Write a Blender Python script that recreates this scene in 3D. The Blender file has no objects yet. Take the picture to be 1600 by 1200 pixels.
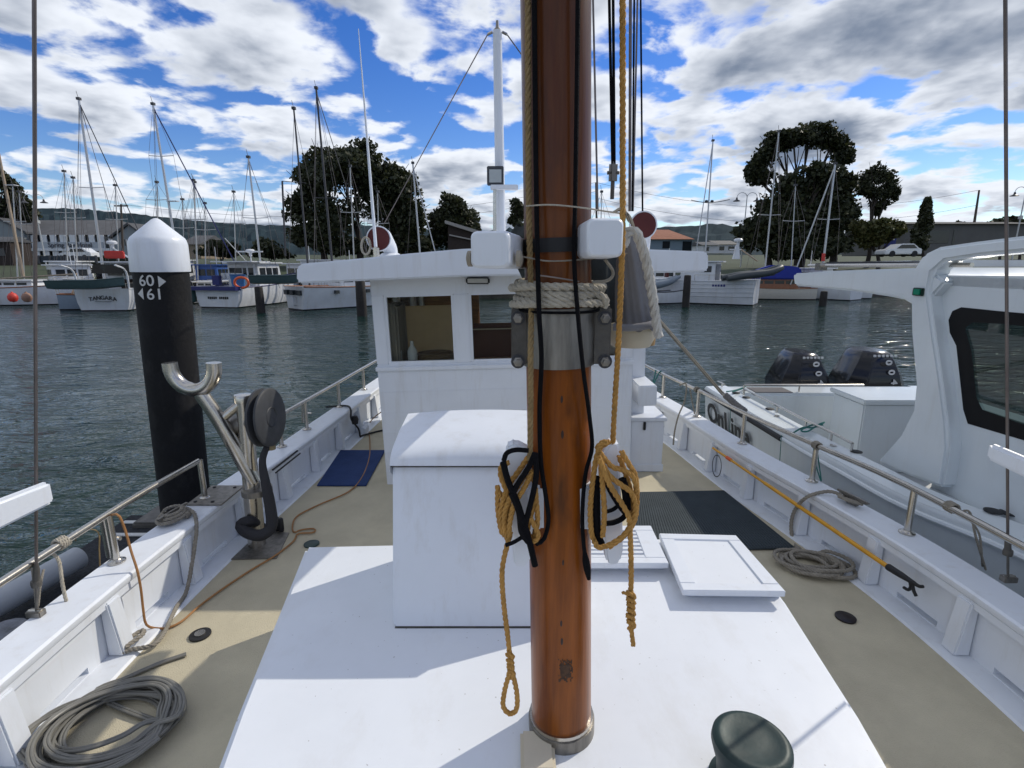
import bpy, bmesh, math, random
import numpy as np
from mathutils import Vector, Matrix
random.seed(7); rng = np.random.default_rng(7)
scn = bpy.context.scene
COL = scn.collection
R = math.radians

# ---------------------------------------------------------------- camera, sky, sun
F, YH, ZC = 820.0, 413.0, 3.0            # focal length in photo pixels, horizon row, eye height above water
TH = math.atan((600 - YH) / F)
cam = bpy.data.cameras.new('camera'); camo = bpy.data.objects.new('camera', cam); COL.objects.link(camo)
cam.sensor_width = 36; cam.lens = F / 1600 * 36; cam.clip_start = 0.05; cam.clip_end = 8000
camo.location = (0, 0, ZC); camo.rotation_euler = (math.pi / 2 - TH, 0, 0)
scn.camera = camo
SUN_AZ, SUN_EL = R(55), R(39.5)
S = Vector((math.sin(SUN_AZ) * math.cos(SUN_EL), math.cos(SUN_AZ) * math.cos(SUN_EL), math.sin(SUN_EL)))
sl = bpy.data.lights.new('sun', 'SUN'); sl.energy = 2.5; sl.angle = R(0.5); sl.color = (1, .93, .80)
so = bpy.data.objects.new('sun', sl); COL.objects.link(so); so.rotation_euler = S.to_track_quat('Z', 'Y').to_euler(); so.location = (80, 30, 70)
vs = scn.view_settings; vs.view_transform = 'Standard'; vs.look = 'None'; vs.gamma = 1; vs.exposure = 0.2
vs.use_curve_mapping = False

CLOUD_X, CLOUD_Y = 12.7, 1.5
def build_world():
    w = bpy.data.worlds.new('World'); scn.world = w; w.use_nodes = True
    nt = w.node_tree; n = nt.nodes; l = nt.links; n.clear()
    def N(t, **k):
        x = n.new(t)
        for a, b in k.items(): setattr(x, a, b)
        return x
    def M(op, a, b=None, c=None):
        x = N('ShaderNodeMath', operation=op)
        for i, v in enumerate((a, b, c)):
            if v is None: continue
            if isinstance(v, (int, float)): x.inputs[i].default_value = v
            else: l.new(v, x.inputs[i])
        return x.outputs[0]
    out = N('ShaderNodeOutputWorld'); bg = N('ShaderNodeBackground'); bg.inputs[1].default_value = 0.1
    l.new(bg.outputs[0], out.inputs[0])
    sky = N('ShaderNodeTexSky', sky_type='NISHITA', sun_disc=False)
    sky.sun_elevation = SUN_EL; sky.sun_rotation = SUN_AZ; sky.air_density = 1.0; sky.dust_density = 0.1; sky.ozone_density = 3.0
    tc = N('ShaderNodeTexCoord'); sp = N('ShaderNodeSeparateXYZ'); l.new(tc.outputs['Generated'], sp.inputs[0])
    z = M('MAXIMUM', sp.outputs[2], 0.0)
    den = M('ADD', z, 0.17)
    cx = M('DIVIDE', sp.outputs[0], den); cy = M('DIVIDE', sp.outputs[1], den)
    def cloud(k, ox, oy, detail):
        cmb = N('ShaderNodeCombineXYZ'); l.new(M('ADD', M('MULTIPLY', cx, k), ox), cmb.inputs[0]); l.new(M('ADD', M('MULTIPLY', cy, k), oy), cmb.inputs[1]); cmb.inputs[2].default_value = 3.7
        a = N('ShaderNodeTexNoise', noise_dimensions='2D'); a.inputs['Scale'].default_value = 2.4; a.inputs['Detail'].default_value = detail
        a.inputs['Roughness'].default_value = .55; a.inputs['Distortion'].default_value = .12
        l.new(cmb.outputs[0], a.inputs['Vector'])
        b = N('ShaderNodeTexNoise', noise_dimensions='2D'); b.inputs['Scale'].default_value = .62; b.inputs['Detail'].default_value = 2
        l.new(cmb.outputs[0], b.inputs['Vector'])
        base = M('ADD', M('MULTIPLY', a.outputs[0], .68), M('MULTIPLY', b.outputs[0], .38))
        if detail < 5: return base
        wv = N('ShaderNodeVectorMath', operation='MULTIPLY_ADD'); l.new(a.outputs[1], wv.inputs[0]); wv.inputs[1].default_value = (.35, .35, .35); l.new(cmb.outputs[0], wv.inputs[2])
        v = N('ShaderNodeTexVoronoi', feature='SMOOTH_F1', voronoi_dimensions='2D'); v.inputs['Scale'].default_value = 4.2; v.inputs['Smoothness'].default_value = .6; v.inputs['Detail'].default_value = 1.; l.new(wv.outputs[0], v.inputs['Vector'])
        puff = M('MULTIPLY', M('SUBTRACT', .42, v.outputs['Distance']), .15)
        return M('ADD', base, puff)
    CO = (CLOUD_X, CLOUD_Y)
    d0 = cloud(1.0, CO[0], CO[1], 9)
    d1 = cloud(.93, CO[0] + .06, CO[1] + .02, 4)   # density a step higher and towards the sun
    def ramp(v, lo, hi):
        m = N('ShaderNodeMapRange', interpolation_type='SMOOTHSTEP'); l.new(v, m.inputs[0])
        m.inputs[1].default_value = lo; m.inputs[2].default_value = hi; return m.outputs[0]
    mask = ramp(d0, .42, .51)
    thick = ramp(M('ADD', M('MULTIPLY', d0, .45), M('MULTIPLY', d1, .55)), .455, .70)
    cc = N('ShaderNodeMix', data_type='RGBA'); l.new(thick, cc.inputs[0])
    cc.inputs[6].default_value = (7.9, 8.3, 9.0, 1); cc.inputs[7].default_value = (1.6, 2.05, 2.9, 1)
    hs = N('ShaderNodeHueSaturation'); hs.inputs['Saturation'].default_value = 1.36; hs.inputs['Value'].default_value = 1.12; hs.inputs['Hue'].default_value = .520
    l.new(sky.outputs[0], hs.inputs['Color'])
    mx = N('ShaderNodeMix', data_type='RGBA'); l.new(mask, mx.inputs[0]); l.new(hs.outputs[0], mx.inputs[6]); l.new(cc.outputs[2], mx.inputs[7])
    l.new(mx.outputs[2], bg.inputs[0])
build_world()

# ---------------------------------------------------------------- pixel helpers (photo is 1600 x 1200)
_c, _s = math.cos(TH), math.sin(TH)
def ray(px, py):
    u = (px - 800) / F; v = -(py - 600) / F
    return Vector((u, _c + v * _s, -_s + v * _c))
def G(px, py, z):                       # point seen at a pixel on the level z
    r = ray(px, py); t = (z - ZC) / r.z; return Vector((r.x * t, r.y * t, z))
def D(px, py, Y):                       # point seen at a pixel at distance Y ahead
    r = ray(px, py); t = Y / r.y; return Vector((r.x * t, Y, ZC + r.z * t))
def VX(px, py, X):                      # point seen at a pixel on the plane x = X
    r = ray(px, py); t = X / r.x; return Vector((X, r.y * t, ZC + r.z * t))

# ---------------------------------------------------------------- materials
MATS = {}
def mat(name, col, rough=.5, metal=0., var=.06, vscale=6., bump=0., bscale=40., coat=0., stretch=(1, 1, 1), col2=None, spots=0., spec=.5, dirt=0., dcol=(.40, .35, .27), dst=(7, 7, .8)):
    if name in MATS: return MATS[name]
    m = bpy.data.materials.new(name); m.use_nodes = True; nt = m.node_tree; n = nt.nodes; l = nt.links
    p = n['Principled BSDF']; p.inputs['Roughness'].default_value = rough; p.inputs['Metallic'].default_value = metal
    p.inputs['Coat Weight'].default_value = coat; p.inputs['Coat Roughness'].default_value = .08
    p.inputs['Specular IOR Level'].default_value = spec
    tc = n.new('ShaderNodeTexCoord'); mp = n.new('ShaderNodeMapping'); mp.inputs['Scale'].default_value = stretch
    l.new(tc.outputs['Object'], mp.inputs[0])
    nz = n.new('ShaderNodeTexNoise'); nz.inputs['Scale'].default_value = vscale; nz.inputs['Detail'].default_value = 6; nz.inputs['Roughness'].default_value = .62
    l.new(mp.outputs[0], nz.inputs['Vector'])
    mr = n.new('ShaderNodeMapRange'); mr.inputs[1].default_value = .3; mr.inputs[2].default_value = .7; l.new(nz.outputs[0], mr.inputs[0])
    mx = n.new('ShaderNodeMix'); mx.data_type = 'RGBA'; l.new(mr.outputs[0], mx.inputs[0])
    c2 = col2 or tuple(c * (1 - 2 * var) for c in col)
    mx.inputs[6].default_value = (*col, 1); mx.inputs[7].default_value = (*c2, 1)
    last = mx.outputs[2]
    if spots:
        vo = n.new('ShaderNodeTexNoise'); vo.inputs['Scale'].default_value = 60; vo.inputs['Detail'].default_value = 1; l.new(mp.outputs[0], vo.inputs['Vector'])
        m2 = n.new('ShaderNodeMapRange'); m2.inputs[1].default_value = .755; m2.inputs[2].default_value = .79; l.new(vo.outputs[0], m2.inputs[0])
        ms = n.new('ShaderNodeMath'); ms.operation = 'MULTIPLY'; ms.inputs[1].default_value = spots; l.new(m2.outputs[0], ms.inputs[0])
        mz = n.new('ShaderNodeMix'); mz.data_type = 'RGBA'; l.new(ms.outputs[0], mz.inputs[0]); l.new(last, mz.inputs[6]); mz.inputs[7].default_value = (.16, .14, .12, 1)
        last = mz.outputs[2]
    if dirt:
        mp2 = n.new('ShaderNodeMapping'); mp2.inputs['Scale'].default_value = dst; l.new(tc.outputs['Object'], mp2.inputs[0])
        dn = n.new('ShaderNodeTexNoise'); dn.inputs['Scale'].default_value = 1.6; dn.inputs['Detail'].default_value = 9; dn.inputs['Roughness'].default_value = .7; l.new(mp2.outputs[0], dn.inputs['Vector'])
        dm = n.new('ShaderNodeMapRange'); dm.inputs[1].default_value = .52; dm.inputs[2].default_value = .78; dm.inputs[4].default_value = dirt; l.new(dn.outputs[0], dm.inputs[0])
        dx = n.new('ShaderNodeMix'); dx.data_type = 'RGBA'; l.new(dm.outputs[0], dx.inputs[0]); l.new(last, dx.inputs[6]); dx.inputs[7].default_value = (*dcol, 1); last = dx.outputs[2]
    l.new(last, p.inputs['Base Color'])
    mrr = n.new('ShaderNodeMapRange'); mrr.inputs[3].default_value = max(rough - .07, .02); mrr.inputs[4].default_value = min(rough + .09, 1); l.new(nz.outputs[0], mrr.inputs[0])
    l.new(mrr.outputs[0], p.inputs['Roughness'])
    if bump:
        nb = n.new('ShaderNodeTexNoise'); nb.inputs['Scale'].default_value = bscale; nb.inputs['Detail'].default_value = 4; l.new(mp.outputs[0], nb.inputs['Vector'])
        b = n.new('ShaderNodeBump'); b.inputs['Strength'].default_value = bump; b.inputs['Distance'].default_value = .01
        l.new(nb.outputs[0], b.inputs['Height']); l.new(b.outputs[0], p.inputs['Normal'])
    MATS[name] = m; return m

white = mat('white_paint', (.75, .785, .84), .34, var=.035, vscale=2.2, bump=.10, bscale=12, dirt=.28)  # white paint, with the blue cast of skylit shade put into its colour
white_deck = mat('white_deck_paint', (.76, .79, .835), .40, var=.04, vscale=1.8, bump=.2, bscale=7, spots=.45, dirt=.22, dst=(2.5, 1.2, 1))
white_far = mat('white_gelcoat', (.66, .68, .71), .35, var=.08, vscale=1.2, dirt=.5, dst=(1.5, 1.5, .25))
gel = mat('glossy_gelcoat', (.68, .73, .76), .14, var=.03, vscale=2, dirt=.15, bump=.03, bscale=5)
beige = mat('beige_deck', (.58, .52, .375), .8, var=.12, vscale=2.2, bump=.5, bscale=170, dirt=.35, dcol=(.28, .24, .17), dst=(1.8, 1.0, 1))
steel = mat('stainless_steel', (.58, .55, .50), .24, 1., var=.10, vscale=14, bump=.04, bscale=60)
steel_dull = mat('dull_steel', (.34, .32, .29), .5, 1., var=.22, vscale=9, bump=.15, bscale=40, stretch=(3, 3, .5))
galv = mat('weathered_steel', (.17, .16, .145), .6, .5, var=.25, vscale=12, bump=.3, bscale=60)
black = mat('black_rubber', (.012, .012, .014), .6, bump=.1, var=.15)
black_gloss = mat('black_gloss', (.005, .006, .010), .22, coat=.3, var=.1, spec=.3)
pile_black = mat('pile_black_sleeve', (.007, .007, .009), .7, var=.3, vscale=3, bump=.35, bscale=24, dirt=.12, dcol=(.20, .19, .18), dst=(3, 3, 2), spec=.35)
tan_rope = mat('tan_rope', (.52, .275, .065), .85, var=.16, vscale=30, bump=.5, bscale=220)
tan_rope_dull = mat('dull_tan_rope', (.34, .235, .105), .9, var=.16, vscale=30, bump=.5, bscale=220)
cream_rope = mat('cream_rope', (.50, .455, .37), .9, var=.16, vscale=22, bump=.5, bscale=220)
grey_rope = mat('grey_rope', (.32, .29, .24), .9, var=.18, vscale=25, bump=.5, bscale=220)
black_rope = mat('black_rope', (.006, .006, .008), .9, var=.2, vscale=40, bump=.4, bscale=260, spec=.15)
teal_rope = mat('teal_rope', (.03, .19, .17), .8, var=.15, vscale=40)
wire = mat('rigging_wire', (.22, .19, .18), .45, .7, var=.15)
cord = mat('orange_brown_cord', (.36, .17, .055), .6, var=.12, vscale=20)
hose_m = mat('grey_hose', (.20, .195, .175), .36, var=.14, vscale=12)
blue_mat = mat('blue_mat', (.015, .045, .16), .9, bump=.5, bscale=200, var=.12)
mesh_mat = mat('grey_mesh_mat', (.035, .05, .06), .8, var=.1)
yellow = mat('yellow_pole', (.70, .34, .02), .35, var=.08, vscale=20)
canvas = mat('grey_canvas', (.20, .20, .215), .9, var=.08, vscale=5, bump=.25, bscale=90)
canvas_dark = mat('dark_green_canvas', (.03, .037, .037), .85, var=.15, bump=.3, bscale=60)
green_bell = mat('dark_green_metal', (.010, .034, .034), .5, .1, var=.2, vscale=10, bump=.1, bscale=30)
wood_in = mat('interior_wood', (.40, .19, .07), .4, var=.25, vscale=5, stretch=(1, 1, 8))
cream_in = mat('interior_cream', (.60, .54, .42), .6)
cowl_red = mat('vent_red', (.085, .007, .006), .6, var=.1)
galv_pole = mat('pale_pole', (.52, .53, .53), .4, .3)
alu = mat('mast_aluminium', (.50, .51, .53), .35, .6)
dark_mast = mat('dark_mast', (.055, .055, .062), .5)
tim_mast = mat('timber_pole', (.42, .33, .24), .7, var=.15, stretch=(1, 1, .2))
pole_brown = mat('weathered_power_pole', (.10, .08, .065), .9, var=.2, stretch=(4, 4, .3))
pile_wood = mat('wet_timber', (.022, .018, .016), .75, bump=.6, bscale=9, var=.3)
blue_hull = mat('blue_grey_hull', (.20, .25, .32), .4, var=.06)
blue_cover = mat('blue_tarpaulin', (.012, .03, .30), .7, var=.12, bump=.3, bscale=6)
navy = mat('navy_paint', (.012, .016, .12), .45)
tinny = mat('green_dinghy_paint', (.055, .095, .10), .45, var=.12)
grey_inf = mat('grey_inflatable', (.20, .24, .28), .5, var=.1)
antifoul = mat('dark_antifoul', (.02, .012, .014), .7)
orange = mat('orange_plastic', (.75, .12, .03), .5)
red_plastic = mat('red_plastic', (.62, .05, .035), .5)
brown_buoy = mat('faded_brown_buoy', (.30, .17, .12), .7)
varnish = mat('varnished_trim', (.26, .09, .03), .3, var=.15)
roof_grey = mat('slate_grey_roof', (.085, .088, .095), .85, var=.15, vscale=.8)
wall_pale = mat('pale_weatherboard', (.22, .25, .27), .7, var=.05, vscale=.6)
wall_dark = mat('dark_brown_wall', (.035, .024, .02), .85, var=.15)
wall_tan = mat('tan_wall', (.26, .21, .15), .85)
wall_grey = mat('grey_block_wall', (.13, .13, .125), .9, var=.1, vscale=.5)
roof_tile = mat('terracotta_roof', (.30, .11, .055), .85, var=.15, vscale=1.5)
win_dark = mat('dark_window', (.02, .025, .03), .12)
hedge_m = mat('hedge_green', (.02, .032, .014), .9, var=.4, vscale=2.5, bump=1., bscale=3)
blue_sign = mat('blue_panel', (.012, .02, .17), .5)
dark_letter = mat('black_lettering', (.012, .012, .014), .4)
white_letter = mat('white_lettering', (.62, .62, .60), .6)
silver_letter = mat('silver_lettering', (.55, .56, .58), .35)
car_white = mat('white_car_paint', (.72, .74, .76), .2, coat=.5)
nav_green = mat('green_lens', (.0, .22, .12), .15, coat=.5)
solar = mat('solar_panel', (.03, .035, .05), .12, coat=.6)
pontoon_m = mat('dark_pontoon_grip', (.022, .026, .035), .85, var=.5, vscale=40, bump=.6, bscale=120)

def mk_mast():
    m = mat('varnished_wood', (.31, .086, .008), .30, var=.2, vscale=5, coat=.10, stretch=(5, 5, .35), col2=(.12, .030, .004), spec=.22, bump=.08, bscale=16)
    nt = m.node_tree; n = nt.nodes; l = nt.links; p = n['Principled BSDF']
    # dark weather stains with a shape of their own
    src = p.inputs['Base Color'].links[0].from_socket
    tc = n.new('ShaderNodeTexCoord'); mp = n.new('ShaderNodeMapping'); mp.inputs['Scale'].default_value = (9, 9, 2.6); l.new(tc.outputs['Object'], mp.inputs[0])
    nz = n.new('ShaderNodeTexNoise'); nz.inputs['Scale'].default_value = 1.3; nz.inputs['Detail'].default_value = 7; l.new(mp.outputs[0], nz.inputs['Vector'])
    mr = n.new('ShaderNodeMapRange'); mr.inputs[1].default_value = .60; mr.inputs[2].default_value = .74; mr.inputs[4].default_value = .8; l.new(nz.outputs[0], mr.inputs[0])
    mx = n.new('ShaderNodeMix'); mx.data_type = 'RGBA'; l.new(mr.outputs[0], mx.inputs[0]); l.new(src, mx.inputs[6]); mx.inputs[7].default_value = (.035, .014, .008, 1)
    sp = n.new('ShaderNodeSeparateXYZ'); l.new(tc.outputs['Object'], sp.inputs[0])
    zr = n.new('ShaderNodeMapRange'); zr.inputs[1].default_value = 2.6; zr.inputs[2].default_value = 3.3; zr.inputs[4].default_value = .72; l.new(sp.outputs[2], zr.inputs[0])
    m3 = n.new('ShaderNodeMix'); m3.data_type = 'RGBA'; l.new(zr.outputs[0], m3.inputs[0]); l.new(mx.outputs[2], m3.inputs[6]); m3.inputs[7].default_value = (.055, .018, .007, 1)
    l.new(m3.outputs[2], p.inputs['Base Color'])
    return m
mast_wood = mk_mast()

def mk_glass(name, tint, refl, ior=1.45):
    m = bpy.data.materials.new(name); m.use_nodes = True; nt = m.node_tree; n = nt.nodes; l = nt.links; n.clear()
    o = n.new('ShaderNodeOutputMaterial'); t = n.new('ShaderNodeBsdfTransparent'); t.inputs[0].default_value = (*tint, 1)
    g = n.new('ShaderNodeBsdfGlossy'); g.inputs['Roughness'].default_value = .02
    fr = n.new('ShaderNodeFresnel'); fr.inputs[0].default_value = ior
    ad = n.new('ShaderNodeMath'); ad.operation = 'ADD'; ad.inputs[1].default_value = refl; l.new(fr.outputs[0], ad.inputs[0])
    x = n.new('ShaderNodeMixShader'); l.new(ad.outputs[0], x.inputs[0]); l.new(t.outputs[0], x.inputs[1]); l.new(g.outputs[0], x.inputs[2]); l.new(x.outputs[0], o.inputs[0])
    return m
glass = mk_glass('window_glass', (.90, .90, .86), -.01, 1.3)
glass_dark = mk_glass('tinted_glass', (.10, .14, .13), .0)

def mk_water():
    m = bpy.data.materials.new('harbour_water'); m.use_nodes = True; nt = m.node_tree; n = nt.nodes; l = nt.links
    p = n['Principled BSDF']; p.inputs['Base Color'].default_value = (.006, .024, .020, 1); p.inputs['Roughness'].default_value = .05; p.inputs['IOR'].default_value = 1.33
    tc = n.new('ShaderNodeTexCoord')
    def nz(scale, st, det, rot=0, dist=0):
        mp = n.new('ShaderNodeMapping'); mp.inputs['Scale'].default_value = st; mp.inputs['Rotation'].default_value = (0, 0, rot); l.new(tc.outputs['Object'], mp.inputs[0])
        a = n.new('ShaderNodeTexNoise'); a.inputs['Scale'].default_value = scale; a.inputs['Detail'].default_value = det; a.inputs['Distortion'].default_value = dist
        l.new(mp.outputs[0], a.inputs['Vector']); return a.outputs[0]
    a = nz(1.1, (.55, 1.25, 1), 4, .25, .8); b = nz(3.6, (.6, 1.2, 1), 3, -.3, .5)
    w = nz(.12, (1, 1, 1), 2)
    s1 = n.new('ShaderNodeMath'); s1.operation = 'MULTIPLY_ADD'; s1.inputs[1].default_value = .28; l.new(b, s1.inputs[0]); l.new(a, s1.inputs[2])
    mr = n.new('ShaderNodeMapRange'); mr.inputs[1].default_value = .35; mr.inputs[2].default_value = .65; mr.inputs[3].default_value = .35; mr.inputs[4].default_value = 1.; l.new(w, mr.inputs[0])
    bp = n.new('ShaderNodeBump'); bp.inputs['Distance'].default_value = .34; l.new(s1.outputs[0], bp.inputs['Height']); l.new(mr.outputs[0], bp.inputs['Strength'])
    l.new(bp.outputs[0], p.inputs['Normal']); return m
water_m = mk_water()

def mk_leaf(name, col, col2):
    m = bpy.data.materials.new(name); m.use_nodes = True; nt = m.node_tree; n = nt.nodes; l = nt.links
    p = n['Principled BSDF']; p.inputs['Roughness'].default_value = .6
    g = n.new('ShaderNodeNewGeometry'); mx = n.new('ShaderNodeMix'); mx.data_type = 'RGBA'
    l.new(g.outputs['Random Per Island'], mx.inputs[0]); mx.inputs[6].default_value = (*col, 1); mx.inputs[7].default_value = (*col2, 1)
    l.new(mx.outputs[2], p.inputs['Base Color'])
    t = n.new('ShaderNodeBsdfTranslucent'); l.new(mx.outputs[2], t.inputs[0])
    x = n.new('ShaderNodeMixShader'); x.inputs[0].default_value = .25; l.new(p.outputs[0], x.inputs[1]); l.new(t.outputs[0], x.inputs[2])
    l.new(x.outputs[0], n['Material Output'].inputs[0]); return m
leaf_dark = mk_leaf('dark_leaves', (.018, .027, .012), (.055, .060, .022))
leaf_mid = mk_leaf('olive_leaves', (.060, .075, .022), (.11, .10, .03))
bark = mat('bark', (.06, .048, .04), .9, var=.2)

# ---------------------------------------------------------------- mesh helpers
def smooth_path(pts, step=None, n=None, closed=False):
    P = [np.array(p, float) for p in pts]
    if len(P) < 3 and not closed:
        m = n or 2; return [P[0] + (P[1] - P[0]) * i / (m - 1) for i in range(m)] if len(P) == 2 else P
    Q = ([P[-1]] + P + [P[0], P[1]]) if closed else ([2 * P[0] - P[1]] + P + [2 * P[-1] - P[-2]])
    out = []
    for i in range(1, len(Q) - 2):
        for k in range(12):
            t = k / 12; a, b, c, d = Q[i - 1], Q[i], Q[i + 1], Q[i + 2]
            out.append(.5 * (2 * b + (c - a) * t + (2 * a - 5 * b + 4 * c - d) * t * t + (3 * b - a - 3 * c + d) * t ** 3))
    out.append(Q[-2] if not closed else out[0])
    A = np.array(out); L = np.r_[0, np.cumsum(np.linalg.norm(np.diff(A, axis=0), axis=1))]
    m = n or max(3, int(L[-1] / step) + 1)
    t = np.linspace(0, L[-1], m)
    return list(np.c_[np.interp(t, L, A[:, 0]), np.interp(t, L, A[:, 1]), np.interp(t, L, A[:, 2])])
def frames(P):
    P = np.array(P); T = np.gradient(P, axis=0); T /= (np.linalg.norm(T, axis=1)[:, None] + 1e-12)
    u = np.cross(T[0], (0, 0, 1)); 
    if np.linalg.norm(u) < 1e-3: u = np.cross(T[0], (0, 1, 0))
    u /= np.linalg.norm(u); U = []
    for t in T:
        u = u - t * np.dot(u, t); u /= (np.linalg.norm(u) + 1e-12); U.append(u.copy())
    U = np.array(U); return P, T, U, np.cross(T, U)

class MB:
    def __init__(s): s.v = []; s.f = []
    def add(s, v, f):
        k = len(s.v); s.v += [tuple(map(float, p)) for p in v]; s.f += [tuple(i + k for i in q) for q in f]; return s
    def hexa(s, p): return s.add(p, [(0, 3, 2, 1), (4, 5, 6, 7), (0, 1, 5, 4), (1, 2, 6, 5), (2, 3, 7, 6), (3, 0, 4, 7)])
    def box(s, lo, hi, rz=0, rx=0, ry=0):
        c = (Vector(lo) + Vector(hi)) / 2; h = (Vector(hi) - Vector(lo)) / 2
        q = Matrix.Rotation(rz, 3, 'Z') @ Matrix.Rotation(rx, 3, 'X') @ Matrix.Rotation(ry, 3, 'Y')
        return s.hexa([c + q @ Vector((h.x * a, h.y * b, h.z * d)) for d in (-1, 1) for a, b in ((-1, -1), (1, -1), (1, 1), (-1, 1))])
    def tube(s, pts, r, n=8, caps=True):
        P, T, U, W = frames(pts); m = len(P); r = np.broadcast_to(np.array(r, float), (m,)) if np.ndim(r) == 0 or len(r) == m else np.interp(np.linspace(0, 1, m), np.linspace(0, 1, len(r)), r)
        v = []; f = []
        for i in range(m):
            for k in range(n):
                a = 2 * math.pi * k / n; v.append(P[i] + r[i] * (math.cos(a) * U[i] + math.sin(a) * W[i]))
        for i in range(m - 1):
            for k in range(n): f.append((i * n + k, i * n + (k + 1) % n, (i + 1) * n + (k + 1) % n, (i + 1) * n + k))
        if caps: f += [tuple(range(n))[::-1], tuple(range((m - 1) * n, m * n))]
        return s.add(v, f)
    def rope(s, pts, r, pitch=None, strands=3, smooth=True, closed=False):     # laid rope: three strands round the line
        pitch = pitch or r * 6.5
        P = smooth_path(pts, step=pitch / 7, closed=closed) if smooth else pts
        P, T, U, W = frames(P); L = np.r_[0, np.cumsum(np.linalg.norm(np.diff(P, axis=0), axis=1))]
        for k in range(strands):
            a = 2 * math.pi * (L / pitch + k / strands)
            s.tube(P + (r * .48) * (np.cos(a)[:, None] * U + np.sin(a)[:, None] * W), r * .56, 6)
        return s
    def lathe(s, prof, o=(0, 0, 0), n=24, axis=(0, 0, 1)):
        q = Vector((0, 0, 1)).rotation_difference(Vector(axis).normalized()); o = Vector(o); v = []; f = []
        for r, z in prof:
            for k in range(n):
                a = 2 * math.pi * k / n; v.append(o + q @ Vector((r * math.cos(a), r * math.sin(a), z)))
        m = len(prof)
        for i in range(m - 1):
            for k in range(n): f.append((i * n + k, i * n + (k + 1) % n, (i + 1) * n + (k + 1) % n, (i + 1) * n + k))
        f += [tuple(range(n))[::-1], tuple(range((m - 1) * n, m * n))]
        return s.add(v, f)
    def prism(s, A, B):                                # two matching outlines joined
        n = len(A); return s.add(list(A) + list(B), [tuple(range(n))[::-1], tuple(range(n, 2 * n))] + [(i, (i + 1) % n, n + (i + 1) % n, n + i) for i in range(n)])
    def grid(s, rows):
        m = len(rows[0]); return s.add([p for r in rows for p in r], [(i * m + k, i * m + k + 1, (i + 1) * m + k + 1, (i + 1) * m + k) for i in range(len(rows) - 1) for k in range(m - 1)])
    def build(s, name, material, parent=None, bev=0, seg=2, ang=38, xf=None, flat=False, recalc=True):
        org = ORG.get(parent.name, Vector()) if parent else Vector()
        vv = [xf(Vector(p)) for p in s.v] if xf else s.v
        me = bpy.data.meshes.new(name); me.from_pydata([tuple(Vector(p) - org) for p in vv], [], s.f)
        bm = bmesh.new(); bm.from_mesh(me)
        if recalc: bmesh.ops.recalc_face_normals(bm, faces=bm.faces)
        if bev:
            ed = [e for e in bm.edges if len(e.link_faces) == 2 and e.calc_face_angle(0) > .5]
            bmesh.ops.bevel(bm, geom=ed, offset=bev, segments=seg, affect='EDGES', clamp_overlap=True)
        bm.to_mesh(me); bm.free()
        if not flat:
            me.polygons.foreach_set('use_smooth', [True] * len(me.polygons)); me.set_sharp_from_angle(angle=R(ang))
        me.materials.append(material)
        o = bpy.data.objects.new(name, me); COL.objects.link(o)
        if parent: o.parent = parent; ORG[o.name] = org
        return o
ORG = {}
def tag(o, label, cat, group=None):
    o['label'] = label; o['category'] = cat
    if group: o['group'] = group
    return o
def thing(name, label, cat, loc=(0, 0, 0), group=None):
    o = bpy.data.objects.new(name, None); COL.objects.link(o); o.location = loc; o.empty_display_size = .2
    ORG[o.name] = Vector(loc); return tag(o, label, cat, group)
def struct(o): o['kind'] = 'structure'; return o
def text_verts(body, size, ext=.003, shear=0, align='CENTER', bold=0):
    cu = bpy.data.curves.new('t', 'FONT'); cu.body = body; cu.size = size; cu.extrude = ext; cu.align_x = align; cu.align_y = 'CENTER'; cu.shear = shear; cu.offset = bold; cu.resolution_u = 4
    o = bpy.data.objects.new('t', cu); COL.objects.link(o); bpy.context.view_layer.update()
    me = bpy.data.meshes.new_from_object(o.evaluated_get(bpy.context.evaluated_depsgraph_get()))
    v = [p.co.copy() for p in me.vertices]; f = [tuple(p.vertices) for p in me.polygons]
    bpy.data.objects.remove(o); bpy.data.curves.remove(cu); bpy.data.meshes.remove(me); return v, f
def text(body, size, fn, ext=.003, **k):
    v, f = text_verts(body, size, ext, **k); return MB().add([fn(p) for p in v], f)

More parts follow.
